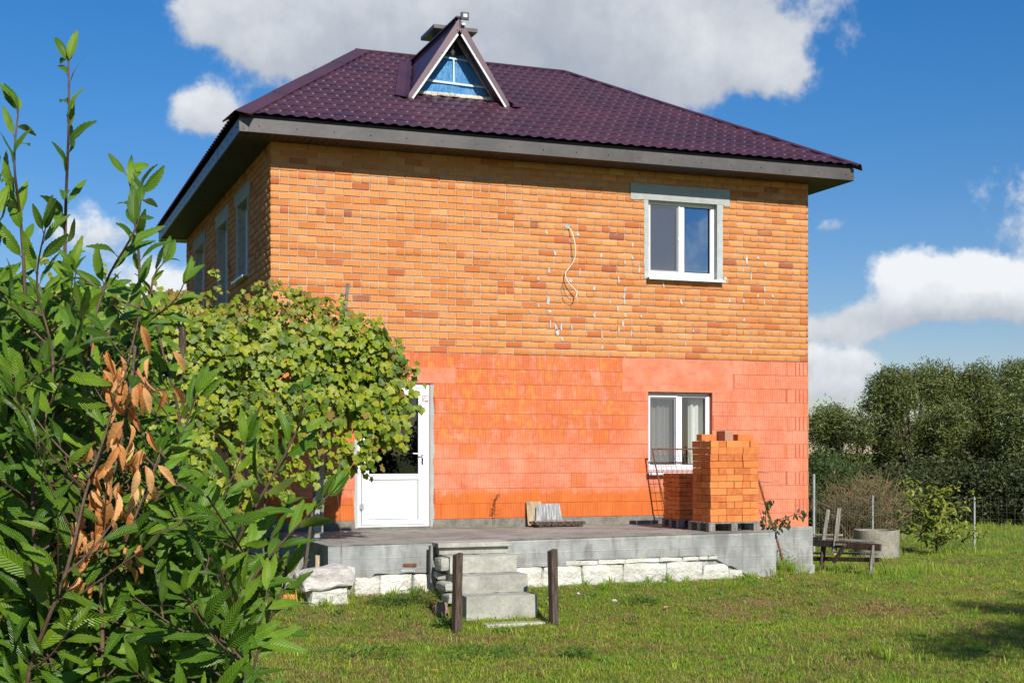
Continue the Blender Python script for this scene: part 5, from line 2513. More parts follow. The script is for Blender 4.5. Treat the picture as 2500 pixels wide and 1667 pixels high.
STEMS = [
    ([(150, 1500), (142, 1150), (155, 800), (160, 520), (168, 300), (167, 150)], 4.9, .013, .40),
    ([(20, 1500), (30, 1150), (60, 800), (52, 560), (35, 400), (45, 270)], 4.7, .012, .35),
    ([(310, 1500), (320, 1150), (335, 850), (340, 650), (325, 500), (312, 425)], 5.1, .012, .40),
    ([(250, 1600), (240, 1200), (215, 900), (255, 700), (330, 560), (345, 470)], 4.5, .010, .45),
    ([(420, 1650), (520, 1450), (610, 1260), (690, 1120), (740, 1010), (735, 950)], 5.2, .011, .25),
    ([(430, 1650), (560, 1500), (640, 1380), (720, 1290), (800, 1210)], 5.0, .010, .30),
    ([(380, 1750), (520, 1660), (600, 1600), (640, 1500), (655, 1420)], 4.7, .011, .25),
    ([(-60, 1500), (-70, 1000), (-40, 700), (-20, 520), (-25, 420)], 4.5, .012, .45),
    ([(110, 1600), (80, 1200), (130, 900), (90, 700), (110, 560)], 4.3, .010, .40),
    ([(360, 1600), (410, 1300), (440, 1050), (395, 850), (370, 700), (400, 640)], 5.3, .011, .35),
    ([(300, 1700), (420, 1450), (500, 1300), (560, 1180), (600, 1080)], 5.4, .010, .30),
    ([(200, 1700), (300, 1400), (390, 1200), (450, 1050), (480, 960)], 4.6, .010, .35),
    ([(60, 1700), (160, 1400), (210, 1200), (260, 1050), (290, 930)], 4.3, .010, .3),
    ([(520, 1750), (600, 1640), (560, 1560), (590, 1440)], 4.4, .009, .2),
    ([(180, 1300), (240, 1000), (330, 820), (420, 740), (450, 690)], 5.0, .009, .35),
    ([(640, 1560), (700, 1400), (660, 1330), (700, 1240)], 5.5, .008, .2),
]
stem_objs = []
for (pp, dep, rad, st) in STEMS:
    pts = [P(a, b, dep + .10 * math.sin(i * 1.7 + a)) for i, (a, b) in enumerate(pp)]
    if pts[0].z > 0.05:
        g = ground_pt(pp[0][0] * .5 + 60, dep + .1)
        pts = [g, g.lerp(pts[0], .6) + Vector((.03, 0, .05))] + pts
    sp = smooth_path(pts, 5)
    n_ = len(sp)
    stems.append((sp, st))
    k = MB()
    k.tube(sp, [rad * (1 - .78 * i / (n_ - 1)) for i in range(n_)], 7)
    stem_objs.append(k)
    big_ = (pp[-1][0] > 560)
    dress(sp, st, .046, .15 if big_ else .12, .20 if big_ else .18)
# side shoots
for (sp, st) in stems:
    n_ = len(sp)
    for _ in range(15):
        i = int(n_ * rr_.uniform(.16, .78))
        a = sp[i]
        px_sign = rr_.uniform(0, 6.28)
        low = a.z < 1.0
        L = rr_.uniform(.25, .55) * (1.0 if low else .75)
        out = Vector((math.cos(px_sign), math.sin(px_sign) * .8, rr_.uniform(.3, 1.1)))
        out.normalize()
        b = a + out * L * .5
        c = b + (out + Vector((0, 0, .35))).normalized() * L * .5
        # keep clear of the open sky between the top shoots and of the lawn
        pth = smooth_path([a, b, c], 3)
        u, v, dd = seen(c)
        if u > px_limit(v) - 25:
            continue
        twigs.tube(pth, [.005 - .003 * q / (len(pth) - 1) for q in range(len(pth))], 4, cap=False)
        dress(pth, .15, .046, .085, .155, 60, clip=True)
# low dense skirt and the thicket behind
for _ in range(400):
    px = rr_.uniform(-160, 600)
    py = rr_.uniform(720, 1780)
    dep = rr_.uniform(4.3, 6.0)
    if px > px_limit(py) - 30:
        continue
    a = P(px, py, dep)
    if a.z < .05:
        continue
    th = rr_.uniform(0, 6.28)
    out = Vector((math.cos(th), math.sin(th), rr_.uniform(.1, 1.0))).normalized()
    pth = smooth_path([a - out * .15, a, a + out * .22], 3)
    u, v, dd = seen(pth[-1])
    if u > px_limit(v) - 25:
        continue
    twigs.tube(pth, .0035, 4, cap=False)
    dress(pth, .1, .042, .085, .155, 60, tipn=1, clip=True)
cb_ = ground_pt(150, 4.9)
shrub = empty('chestnut_shrub', 'tall young chestnut shrub with toothed green leaves filling the left foreground', 'shrub', tuple(cb_))


def child_world(o, par):
    o.parent = par
    o.location = -Vector(par.location)
    return o


for k in stem_objs:
    child_world(k.build('stem', M_twig, smooth=True), shrub)
child_world(twigs.build('twigs', M_twig, smooth=True, kind='stuff'), shrub)
DEADPX = [(330, 845), (318, 950), (300, 1060), (270, 1180), (225, 1290), (250, 1380), (360, 1120)]


def hides_dead(m, q):
    u, v, dep = seen(m @ Vector((.5, 0, 0)))
    if dep > 4.75:
        return False
    for (a, b), (c, d) in zip(DEADPX[:-2], DEADPX[1:-1]):
        for f in (0, .5, 1):
            if math.hypot(u - a - (c - a) * f, v - b - (d - b) * f) < 78:
                return rr_.random() < .95
    return math.hypot(u - 355, v - 1140) < 60


leaves = [(m, q) for (m, q) in leaves if not hides_dead(m, q)]
order = []
for i, (m, q) in enumerate(leaves):
    u, v, dep = seen(q)
    vis_ = 0 < u < 2500 and 0 < v < 1667
    order.append((not vis_, dep, i))
order.sort()
top = set(i for _, _, i in order[:300])
lm = [templ_mesh('leaf', T, M_leafone) for T in CLT]
off = -Vector(shrub.location)
T4 = Matrix.Translation(off)
rest = []
for i, (m, q) in enumerate(leaves):
    if i in top:
        link('leaf', lm[i % 8], shrub, mat4=T4 @ m)
    else:
        rest.append((i % 6, T4 @ m))
scatter('foliage', CLT_LO, rest, M_leaf, shrub, kind='stuff')
# dead hanging branch
dm_ = [templ_mesh('dead_leaf', chestnut_leaf(7, k + 60, fold=.5 + .3 * k, curl=.3 + .2 * k, wid=.15), M_leafdead) for k in range(3)]
dpath = smooth_path([P(330, 845, 4.55), P(318, 950, 4.5), P(300, 1060, 4.45), P(270, 1180, 4.4), P(225, 1290, 4.38), P(250, 1380, 4.38)], 6)
k = MB()
k.tube(dpath, [.006 - .003 * i / (len(dpath) - 1) for i in range(len(dpath))], 5)
db = k.build('dead_branch', M_bark)
child_world(db, shrub)
for i in range(110):
    f = rr_.random() ** .9
    a = dpath[int(f * (len(dpath) - 1))] + Vector((rr_.gauss(0, .065), rr_.gauss(0, .03), rr_.gauss(0, .04)))
    X = Vector((rr_.gauss(0, .45), rr_.gauss(0, .3), -1))
    Z = Vector((rr_.gauss(0, .6), -1, .3))
    link('dead_leaf', dm_[i % 3], db, mat4=frame_mat(a, X, Z, rr_.uniform(.055, .11)))
for (a, b, dx, dz) in [(385, 1135, .6, -.6), (362, 1140, .15, -1), (338, 1145, -.2, -1), (290, 1090, -.5, -.9), (350, 945, .3, -.9)]:
    link('dead_leaf', dm_[0], db, mat4=frame_mat(P(a, b, 4.3), (dx, 0, dz), (.1, -1, .3), .085))

# ---------------------------------------------------------------- grape vine on its arbour


def vine_leaf(seed, cup=.25):
    r = random.Random(seed)
    pts = []
    # five lobed outline, tip along +X, stalk at the origin
    lob = [(-150, .45), (-118, .62), (-92, .50), (-62, .80), (-40, .62), (-18, .82), (0, 1.0), (18, .82), (40, .62), (62, .80), (92, .50), (118, .62), (150, .45)]
    V = [(.0, 0, 0)]
    for (a, q) in lob:
        q *= r.uniform(.9, 1.1)
        a = math.radians(a)
        x, y = math.cos(a) * q * .55 + .12, math.sin(a) * q * .62
        V.append((x, y, -cup * (x * x + y * y) + .06 * math.sin(a * 3 + seed) + .1 * abs(y)))
    F = [(0, i, i + 1) for i in range(1, len(V) - 1)]
    return V, F, [(v[0], v[1]) for v in V]


VT = [vine_leaf(k, random.uniform(-.1, .55)) for k in range(8)]
rv_ = random.Random(17)
ar0 = Vector((.28, -1.80, .885))
vine = empty('grape_vine', 'yellow-green grape vine draped over the arbour left of the white door', 'vine', (-.3, -3.5, .2))
vines = []
vstem = MB()
VC = Vector((-1.53, -2.25, 3.00))
VH = Vector((2.62, 1.15, .86))


def vsurf():
    """point and outward normal on the lumpy superellipsoid crown"""
    while True:
        d = Vector((rv_.gauss(0, 1), rv_.gauss(0, 1), rv_.gauss(0, 1)))
        d.x *= 1.6
        d.z *= 1.05
        e = (abs(d.x) ** 3.6 + abs(d.y) ** 3.6 + abs(d.z) ** 3.6) ** (1 / 3.6)
        d = d / e
        if d.z < -.8 and rv_.random() < .7:
            continue
        return d


for i in range(17000):
    d = vsurf()
    p = Vector((d.x * VH.x, d.y * VH.y, d.z * VH.z)) + VC
    lump = .30 * noise.noise(p * 1.1) + .12 * noise.noise(p * 3.1 + Vector((5, 0, 0)))
    if p.x > .2:
        p.z -= .28 * (p.x - .2) * max(0, d.z) * .9
    nrm = Vector((d.x ** 3 * .6, d.y ** 3 if d.y < 0 else d.y ** 3, d.z ** 3 + .15)).normalized()
    inner = rv_.random() ** 2.2 * .5
    p += nrm * (lump - inner)
    if noise.noise(p * 1.6 + Vector((9, 1, 2))) > .52 and d.z < .2:
        continue
    Z = nrm * 1.0 + Vector((0, -.25, .45)) + Vector((rv_.gauss(0, .35), rv_.gauss(0, .35), rv_.gauss(0, .35)))
    X = Vector((rv_.gauss(0, .5), -.3, -.9 + rv_.gauss(0, .35)))
    s = rv_.uniform(.075, .15) * (1.0 if d.z < .75 else .75)
    vines.append((frame_mat(p, X, Z, s * 1.12), p, d.z > .7 and rv_.random() < .38))
# hanging strands along the lower edge and at the right end
strands = [(-1.0, -3.35, 2.3, 1.3), (-1.15, -3.2, 2.3, 1.5), (-1.45, -3.35, 2.3, 1.6), (-1.65, -3.3, 2.3, 1.3), (-1.95, -3.4, 2.3, 1.6), (-2.15, -3.3, 2.3, 1.5), (-2.45, -3.35, 2.3, 1.7), (-2.7, -3.4, 2.3, 1.5), (-3.0, -3.4, 2.3, 1.7), (-.75, -3.3, 2.3, .9), (-1.3, -3.0, 2.3, 1.3), (-.35, -3.35, 2.5, 1.15), (.15, -3.3, 2.4, .72), (.45, -3.2, 2.4, .62), (.62, -3.25, 2.5, .6), (.80, -3.2, 2.7, .7), (.92, -3.1, 2.9, .7), (.98, -2.9, 3.1, .7), (.70, -3.1, 2.6, .6), (.86, -3.25, 2.8, .7), (.5, -3.3, 2.5, .75), (.93, -3.0, 3.0, .8),
           (-.9, -3.4, 2.4, .7), (-1.3, -3.4, 2.4, 1.1), (-1.8, -3.45, 2.4, 1.3), (-2.3, -3.4, 2.4, 1.5), (-2.8, -3.3, 2.4, 1.4), (-.6, -3.4, 2.4, .5), (-3.4, -3.3, 2.4, 1.6),
           (-2.0, -3.2, 2.3, 1.7), (-1.5, -3.1, 2.3, 1.5), (-2.6, -3.0, 2.3, 1.9), (.5, -3.0, 2.3, .6), (.2, -2.9, 2.3, .7), (.0, -3.3, 2.3, .8)]
for (x, y, z, L) in strands:
    q = Vector((x, y, z + .3))
    pth = [q.copy()]
    dx = rv_.gauss(.004, .012)
    n_ = int(L / .06) + 5
    for k_ in range(n_):
        q = q + Vector((dx + rv_.gauss(0, .02), rv_.gauss(-.004, .015), -.055 + rv_.gauss(0, .01)))
        pth.append(q.copy())
        for _ in range(3):
            Z = Vector((rv_.gauss(0, .5), -.9, .55 + rv_.gauss(0, .3)))
            X = Vector((rv_.gauss(0, .6), -.2, -1))
            pp_ = q + Vector((rv_.gauss(0, .075), rv_.gauss(0, .05), rv_.gauss(0, .04)))
            vines.append((frame_mat(pp_, X, Z, rv_.uniform(.085, .15)), pp_, rv_.random() < .04))
    vstem.tube(pth, .004, 4, cap=False)
# long tendrils reaching up and out
for (x, y, z, dx, dz, n_) in [(.80, -2.9, 3.55, .02, -.01, 3), (1.0, -3.0, 3.2, .02, .0, 3), (-1.05, -2.6, 3.85, -.01, .045, 6), (-2.3, -2.7, 3.85, -.02, .04, 6), (-2.9, -2.6, 3.85, -.03, .05, 6), (1.05, -3.1, 3.0, .02, .012, 2), (.3, -3.1, 3.75, .01, .02, 3), (-.3, -3.0, 3.85, .02, .03, 4)]:
    q = Vector((x, y, z))
    pth = [q.copy()]
    for k_ in range(n_):
        q = q + Vector((dx + rv_.gauss(0, .012), rv_.gauss(0, .02), dz + rv_.gauss(0, .015)))
        pth.append(q.copy())
        for _ in range(2):
            pp_ = q + Vector((rv_.gauss(0, .03), rv_.gauss(0, .03), rv_.gauss(0, .03)))
            vines.append((frame_mat(pp_, (rv_.gauss(0, .6), -.3, -.8), (rv_.gauss(0, .5), -.5, .8), rv_.uniform(.06, .10)), pp_, rv_.random() < .2))
    vstem.tube(pth, .004, 4, cap=False)
order = []
for i, (m, q, dry) in enumerate(vines):
    u, v, dep = seen(q)
    order.append((not (560 < u < 1060), dep, i))
order.sort()
top = set(i for _, _, i in order[:300])
T4 = Matrix.Translation(-Vector(vine.location))
vm = [templ_mesh('leaf', T, M_vine) for T in VT]
vd = [templ_mesh('dry_leaf', T, M_vinedry) for T in VT[:3]]
rg, rd = [], []
for i, (m, q, dry) in enumerate(vines):
    if i in top:
        if dry:
            link('dry_leaf', vd[i % 3], vine, mat4=T4 @ m)
        else:
            link('leaf', vm[i % 8], vine, mat4=T4 @ m)
    else:
        (rd if dry else rg).append((i % 8, T4 @ m))
scatter('foliage', VT, rg, M_vine, vine, kind='stuff')
scatter('dry_foliage', VT, rd, M_vinedry, vine, kind='stuff')
# woody vine stems climbing from the ground and from the porch corner
for (pp, r) in [([(744, 1395, 15.9), (752, 1330, 15.9), (765, 1230, 15.95), (778, 1120, 16.1), (790, 1000, 16.3), (800, 900, 16.5)], .022),
                ([(655, 1440, 15.8), (640, 1300, 15.9), (650, 1150, 16.0), (600, 1000, 16.2)], .014),
                ([(560, 1440, 16.2), (575, 1250, 16.2), (560, 1100, 16.3), (590, 950, 16.4)], .012),
                ([(470, 1440, 16.2), (490, 1250, 16.2), (450, 1050, 16.3), (480, 900, 16.4)], .015)]:
    pts = [at(*q) for q in pp]
    k = MB()
    sp = smooth_path(pts, 5)
    k.tube([q - Vector(vine.location) for q in sp], [r * (1 - .4 * i / len(sp)) for i in range(len(sp))], 7)
    k.build('stem', M_bark, vine, smooth=True)
for o in [vstem.build('shoots', M_twig, smooth=True, kind='stuff')]:
    child_world(o, vine)

# arbour: posts, rails and wires that carry the vine
arb = empty('arbour', 'old arbour of a thick post, poles and rails hidden under the grape vine', 'arbour', tuple(ar0))
k = MB()
pa = Vector((0, 0, 0))
k.prism([(-.062, -.055), (.062, -.055), (.062, .055), (-.062, .055)], 'z', 0, 2.45)
bevel(k.build('post', M_concrete, arb), .01, 2)
rod0 = at(834, 830, 16.9)
rod1 = at(850, 692, 16.9)
k = MB()
d_ = (rod1 - rod0).normalized()
b0 = rod0 - d_ * 2.2
k.tube([b0 - ar0, rod1 - ar0], [.024, .022], 8)
k.build('pole', M_wood_grey, arb)
for (x, y) in ((-1.6, -1.8), (-3.4, -1.8), (-1.6, -3.3), (-3.4, -3.3)):
    g_ = gh(x, y)
    k = MB()
    k.tube([Vector((x, y, g_ - .1)) - ar0, Vector((x, y, 3.4)) - ar0], .04, 8)
    k.build('post', M_wood_dark, arb)
for y in (-2.9, -2.4, -1.8):
    k = MB()
    k.tube([Vector((-3.9, y, 3.22)) - ar0, Vector((.6, y, 3.20)) - ar0], .03, 7)
    k.build('rail', M_wood_dark, arb)
for x in (-3.4, -1.6, .28):
    k = MB()
    k.tube([Vector((x, -3.0, 3.26)) - ar0, Vector((x, -1.5, 3.26)) - ar0], .028, 7)
    k.build('rail', M_wood_dark, arb)
k = MB()
k.tube(smooth_path([at(822, 1195, 16.3) - ar0, at(830, 1260, 16.25) - ar0, at(833, 1320, 16.1) - ar0, at(836, 1400, 15.95) - ar0]), .003, 4)
k.build('wire', M_rust, arb)

# lumber leaning by the left porch corner
for (a, b, w_, h_, mat, lab) in [
    ((672, 1448, 15.6), (748, 1362, 16.0), .075, .03, M_wood_grey, 'grey mossy plank leaning diagonally by the left porch corner'),
    ((774, 1400, 16.1), (775, 1356, 16.25), .05, .03, M_wood_tan, 'short pale board standing behind the limestone block'),
    ((723, 1430, 15.9), (726, 1340, 16.2), .03, .03, M_wood_dark, 'dark stake standing behind the diagonal plank'),
]:
    A_, B_ = at(*a), at(*b)
    k = MB()
    k.bar(A_, B_, w_, h_, up=(0, -1, .3))
    o = k.build('plank', mat)
    recenter(o, A_)
    bevel(o, .003)
    tag(o, lab, 'board')
o = rock(.16, .09, .07, 410, .01, 2).build('brick_fragment', M_pbrick)
p = at(706, 1442, 15.7)
o.location = (p.x, p.y, gh(p.x, p.y))
tag(o, 'broken piece of orange brick in the grass under the diagonal plank', 'brick')

# ---------------------------------------------------------------- trees


def spray(n, L, w, seed, spread=.5):
    r = random.Random(seed)
    V, F, U = [], [], []
    for _ in range(n):
        p = Vector((r.gauss(0, spread), r.gauss(0, spread), r.gauss(0, spread)))
        d = Vector((r.gauss(0, 1), r.gauss(0, 1), r.gauss(-.3, 1))).normalized()
        s = d.orthogonal().normalized() if r.random() < .5 else d.cross(Vector((r.gauss(0, 1), r.gauss(0, 1), 1))).normalized()
        o = len(V)
        l, ww = L * r.uniform(.7, 1.3), w * r.uniform(.8, 1.2)
        for q in (p, p + d * l * .5 + s * ww / 2, p + d * l, p + d * l * .5 - s * ww / 2):
            V.append(tuple(q))
            U.append((0, 0))
        F.append((o, o + 1, o + 2, o + 3))
    return V, F, U


def crown_points(r, clumps, per, flat=.8):
    out = []
    for (c, rad) in clumps:
        for _ in range(int(per * (rad ** 2))):
            d = Vector((r.gauss(0, 1), r.gauss(0, 1), r.gauss(0, 1))).normalized()
            q = r.random() ** .33
            p = c + Vector((d.x * rad, d.y * rad, d.z * rad * flat)) * q
            if noise.noise(p * .9) > .18 and d.z < .5:
                continue
            if d.z > .8 and r.random() < .05:
                p.z += r.uniform(.03, .22)
            out.append(p)
    return out


def make_tree(name, label, cat, base, clumps, per, leafL, leafW, mat, seed, trunk_r=.16, nleaf=9, spread=.10, group=None, limbs=None):
    r = random.Random(seed)
    e = empty(name, label, cat, base, group)
    b = Vector(base)
    pts = crown_points(r, clumps, per)
    T = [spray(nleaf, leafL, leafW, seed * 10 + k, spread) for k in range(5)]
    ms = []
    for p in pts:
        m = Matrix.Translation(p - b) @ Euler((r.uniform(0, 6.28), r.uniform(0, 6.28), r.uniform(0, 6.28))).to_matrix().to_4x4()
        ms.append((r.randrange(5), m))
    scatter('crown', T, ms, mat, e)
    k = MB()
    top = sum((c for c, _ in clumps), Vector()) / len(clumps) - b
    fork = Vector((top.x * .4, top.y * .4, top.z * .45))
    k.tube(smooth_path([Vector((0, 0, -.1)), fork * .5 + Vector((.04, 0, 0)), fork]), [trunk_r * (1 - .035 * i) for i in range(11)], 8)
    k.build('trunk', M_bark, e, smooth=True)
    for i, (c, rad) in enumerate(clumps):
        c = c - b
        k = MB()
        midp = fork.lerp(c, .5) + Vector((r.gauss(0, .12), r.gauss(0, .12), -.1))
        sp = smooth_path([fork * .9, midp, c + Vector((0, 0, rad * .4))])
        k.tube(sp, [trunk_r * .5 * (1 - .08 * q) for q in range(len(sp))], 5)
        k.build('limb', M_bark, e, smooth=True)
    return e


def clump_grid(r, polyf, n, dep0, dep1, rad0, rad1):
    out = []
    while len(out) < n:
        px, py = polyf(r)
        dep = r.uniform(dep0, dep1)
        out.append((at(px, py, dep), r.uniform(rad0, rad1)))
    return out


rt = random.Random(3)


def tree_px(name, label, cat, cxp, topp, botp, hwp, dep, seed, n=16, per=520, leafL=.15, leafW=.034, mat=M_willow, rad=(.55, .95), trunk=.16, depthw=1.6, lean=0, nleaf=9, group=None, spread=.10, prof=.6):
    """tree whose crown spans photo columns cxp-hwp..cxp+hwp and rows topp..botp seen at distance dep"""
    r = random.Random(seed)
    base = at(cxp + lean, 1100, dep)
    base.z = gh(base.x, base.y)
    cl_ = []
    while len(cl_) < n:
        v = r.random()
        py = topp + (botp - topp) * v
        half = hwp * (math.sin(math.pi * (.14 + .72 * v)) ** prof)
        px = cxp + r.uniform(-1, 1) * half
        rd = r.uniform(*rad)
        q = at(px, py, dep + r.uniform(-depthw, depthw))
        q.z -= rd * .85 * (1 - v) ** 2
        q.z = max(q.z, base.z + rd * .5)
        cl_.append((q, rd))
    return make_tree(name, label, cat, tuple(base), cl_, per, leafL, leafW, mat, seed, trunk, nleaf, spread, group)


tree_px('willow_tree', 'smaller olive green willow nearest the house corner behind the fence', 'tree', 2065, 985, 1230, 85, 44, 31, n=16, rad=(.45, .75), per=560)
tree_px('willow_tree', 'tall olive willow with the leftmost high crown behind the fruit bush', 'tree', 2235, 885, 1200, 90, 45, 32, n=24, rad=(.6, 1.0), per=480, trunk=.22)
tree_px('willow_tree', 'broad tall willow rising at the right edge of the picture', 'tree', 2430, 872, 1150, 115, 47, 33, n=32, rad=(.6, 1.05), per=470, trunk=.26, lean=-60)
tree_px('willow_tree', 'dark willow hanging low at the far right edge beside the wire fence', 'tree', 2560, 900, 1230, 90, 42, 34, n=26, rad=(.7, 1.1), per=380, trunk=.22)
tree_px('willow_tree', 'willow standing beyond the right edge in line with the others', 'tree', 2760, 880, 1220, 130, 44, 35, n=24, rad=(.8, 1.3), per=260, trunk=.25)
tree_px('willow_tree', 'willow hidden behind the brick house', 'tree', 1800, 1010, 1210, 100, 50, 36, n=22, rad=(.8, 1.3), per=260, trunk=.25)
tree_px('willow_tree', 'willow far behind the left side of the house', 'tree', 300, 980, 1220, 170, 60, 37, n=22, rad=(1., 1.6), per=200, trunk=.25, leafL=.2, leafW=.05)
tree_px('leafy_bush', 'bright green leafy bush just right of the house corner behind the fence post', 'bush', 2015, 1085, 1290, 62, 32, 38, n=14, rad=(.28, .5), per=900, leafL=.10, leafW=.03, mat=M_bush, trunk=.03, depthw=.6, nleaf=7, spread=.07)
# undergrowth wall below the willows
bx = [(2100, 1120, 36), (2200, 1120, 39), (2310, 1110, 40), (2420, 1120, 39), (2520, 1100, 38), (2640, 1120, 38), (1960, 1120, 42)]
labs = ['dark undergrowth bush between the twiggy shrub and the willow foot', 'dark bush under the tall left willow behind the concrete ring', 'dark bush behind the yellow-green fruit tree', 'dark bush behind the fence post right of the fruit tree',
        'dark bush at the right edge behind the wire fence', 'dark bush beyond the right edge of the picture', 'dark bush behind the house corner']
for i, ((px, tp, dep), lb_) in enumerate(zip(bx, labs)):
    tree_px('bush', lb_, 'bush', px, tp, 1290, 75, dep, 50 + i, n=16, rad=(.5, .8), per=330, leafL=.13, leafW=.05, mat=M_hedge, trunk=.04, depthw=.9, nleaf=8, spread=.12, prof=.3)

# brown twiggy shrub
p = at(2105, 1100, 31)
base = Vector((p.x, p.y, gh(p.x, p.y)))
ts = empty('twiggy_shrub', 'leafless brown twiggy shrub between the two left fence posts', 'shrub', tuple(base))
r = random.Random(8)
tw = MB()
lv = []
for i in range(760):
    a = r.uniform(0, 6.28)
    b0_ = Vector((r.gauss(0, .35), r.gauss(0, .3), 0))
    L = r.uniform(.7, 1.75)
    lean_ = r.uniform(.15, 1.1)
    dirv = Vector((math.cos(a) * lean_, math.sin(a) * lean_, 1)).normalized()
    pth = [b0_, b0_ + dirv * L * .5, b0_ + dirv * L + Vector((r.gauss(0, .1), r.gauss(0, .1), -.15 * lean_ * L))]
    for q in range(3):
        s_ = pth[1].lerp(pth[2], r.random())
        tw.tube([s_, s_ + Vector((r.gauss(0, .2), r.gauss(0, .2), r.uniform(.02, .3)))], .0025, 3, cap=False)
    tw.tube(pth, [.009, .006, .003], 3, cap=False)
    if r.random() < .5:
        for q in range(4):
            s_ = pth[1].lerp(pth[2], r.random())
            lv.append((0, Matrix.Translation(s_) @ Euler((r.uniform(0, 6), r.uniform(0, 6), 0)).to_matrix().to_4x4()))
tw.build('twigs', M_twig2, ts, kind='stuff')
scatter('leaves', [spray(4, .08, .02, 5, .05)], lv, M_bush, ts, kind='stuff')

# young fruit tree with yellow-green leaves
p = at(2285, 1100, 27.6)
base = Vector((p.x, p.y, gh(p.x, p.y)))
ft_ = empty('fruit_tree', 'small spreading fruit tree with yellow-green leaves on the lawn before the fence', 'tree', tuple(base))
r = random.Random(12)
k = MB()
k.tube([Vector((0, 0, -.05)), Vector((.02, 0, .3)), Vector((-.04, 0, .8)), Vector((-.02, 0, 1.25))], [.03, .025, .018, .008], 6)
k.build('trunk', M_bark, ft_, smooth=True)
lv = []


def fleaf(n, seed):
    r = random.Random(seed)
    V = [(0, 0, 0)]
    U = [(0, 0)]
    F = []
    o = 0
    V = [(0, 0, 0), (.3, .2, .03), (.7, .18, -.02), (1, 0, -.12), (.7, -.18, -.02), (.3, -.2, .03), (.5, 0, .0)]
    F = [(0, 6, 1), (1, 6, 2), (2, 6, 3), (3, 6, 4), (4, 6, 5), (5, 6, 0)]
    return V, F, [(0, 0)] * 7


for i in range(26):
    z0_ = r.uniform(.12, 1.15)
    a = r.uniform(0, 6.28)
    L = (1.25 - .8 * (z0_ / 1.3)) * r.uniform(.7, 1.1)
    st_ = Vector((0, 0, z0_))
    e_ = st_ + Vector((math.cos(a) * L, math.sin(a) * L, .15 + .35 * r.random()))
    m_ = st_.lerp(e_, .5) + Vector((0, 0, .03))
    sp = smooth_path([st_, m_, e_], 5)
    k = MB()
    k.tube(sp, [.009 - .0006 * q for q in range(len(sp))], 4)
    k.build('branch', M_bark, ft_, smooth=True)
    for q in range(34):
        f = r.uniform(.15, 1.0)
        c = sp[int(f * (len(sp) - 1))] + Vector((r.gauss(0, .05), r.gauss(0, .05), r.gauss(0, .05)))
        X = Vector((r.gauss(0, .8), r.gauss(0, .8), r.gauss(-.35, .5)))
        lv.append((0, frame_mat(c, X, Vector((r.gauss(0, .5), -.5, 1)), r.uniform(.10, .165))))
for q in range(120):
    c = Vector((-.02 + r.gauss(0, .10), r.gauss(0, .08), r.uniform(.7, 1.4)))
    lv.append((0, frame_mat(c, (r.gauss(0, .8), r.gauss(0, .8), -.3), (r.gauss(0, .5), -.5, 1), r.uniform(.10, .15))))
fm_ = templ_mesh('leaf', fleaf(0, 1), M_fruit)
lv.sort(key=lambda q: q[1].translation.y)
for (_, m) in lv[:300]:
    link('leaf', fm_, ft_, mat4=m)
scatter('foliage', [fleaf(0, 1)], lv[300:], M_fruit, ft_, kind='stuff')

# tree beside the viewer, right of the frame: its crown shades the lawn at the lower right
cr_ = [(Vector((6.4, -14.6, 4.6)), .9), (Vector((7.4, -14.2, 4.4)), 1.0), (Vector((8.5, -14.4, 4.7)), 1.1), (Vector((9.3, -13.6, 5.0)), 1.0), (Vector((7.8, -13.4, 4.2)), .8), (Vector((6.9, -13.7, 3.9)), .5), (Vector((9.6, -14.8, 6.0)), 1.0),
       (Vector((8.6, -12.6, 5.2)), .55), (Vector((10.4, -13.8, 6.2)), .8), (Vector((10.6, -12.6, 5.6)), .6), (Vector((5.5, -14.2, 4.2)), .35)]
make_tree('shade_tree', 'leafy tree standing outside the right edge that shades the lower lawn', 'tree', (8.6, -14.6, gh(8.6, -14.6)), cr_, 420, .10, .05, M_hedge, 71, .18, nleaf=8, spread=.12)
# unseen trees added to screen the left side wall from the open sky
for i, (x, y, h_) in enumerate([(-8.5, 1.0, 8.5), (-9.5, 6.0, 9.0), (-10.5, 11.0, 9.0), (-12.5, 3.5, 9.5)]):
    r = random.Random(190 + i)
    cc_ = [(Vector((x + r.uniform(-1.5, 1.5), y + r.uniform(-2.2, 2.2), r.uniform(1.6, h_ - 1))), r.uniform(1.0, 1.5)) for _ in range(16)]
    make_tree('unseen_tree', ['nearest', 'second', 'farthest', 'outermost'][i] + ' added tree left of the house, out of view, screening its side wall', 'tree', (x, y, gh(x, y)), cc_, 110, .24, .11, M_hedge, 190 + i, .2, nleaf=8, spread=.2)
# trees behind the viewer, mirrored in the glass
for i, (x, y, h_) in enumerate([(-16, -46, 5), (-9, -48, 5.5), (-2, -47, 5), (5, -50, 5.5), (12, -48, 5.2), (19, -46, 5.6), (-24, -44, 5.2)]):
    r = random.Random(90 + i)
    cc_ = [(Vector((x + r.uniform(-2.8, 2.8), y + r.uniform(-1.5, 1.5), r.uniform(1.2, h_ - 1))), r.uniform(1.1, 1.7)) for _ in range(12)]
    make_tree('unseen_tree', ['first', 'second', 'third', 'fourth', 'fifth', 'sixth', 'seventh'][i] + ' tree of the row behind the viewer mirrored in the window glass', 'tree', (x, y, gh(x, y)), cc_, 90, .28, .12, M_hedge, 90 + i, .2, nleaf=8, spread=.2, group='row of garden trees behind the viewer')

# ---------------------------------------------------------------- weeds and small plants


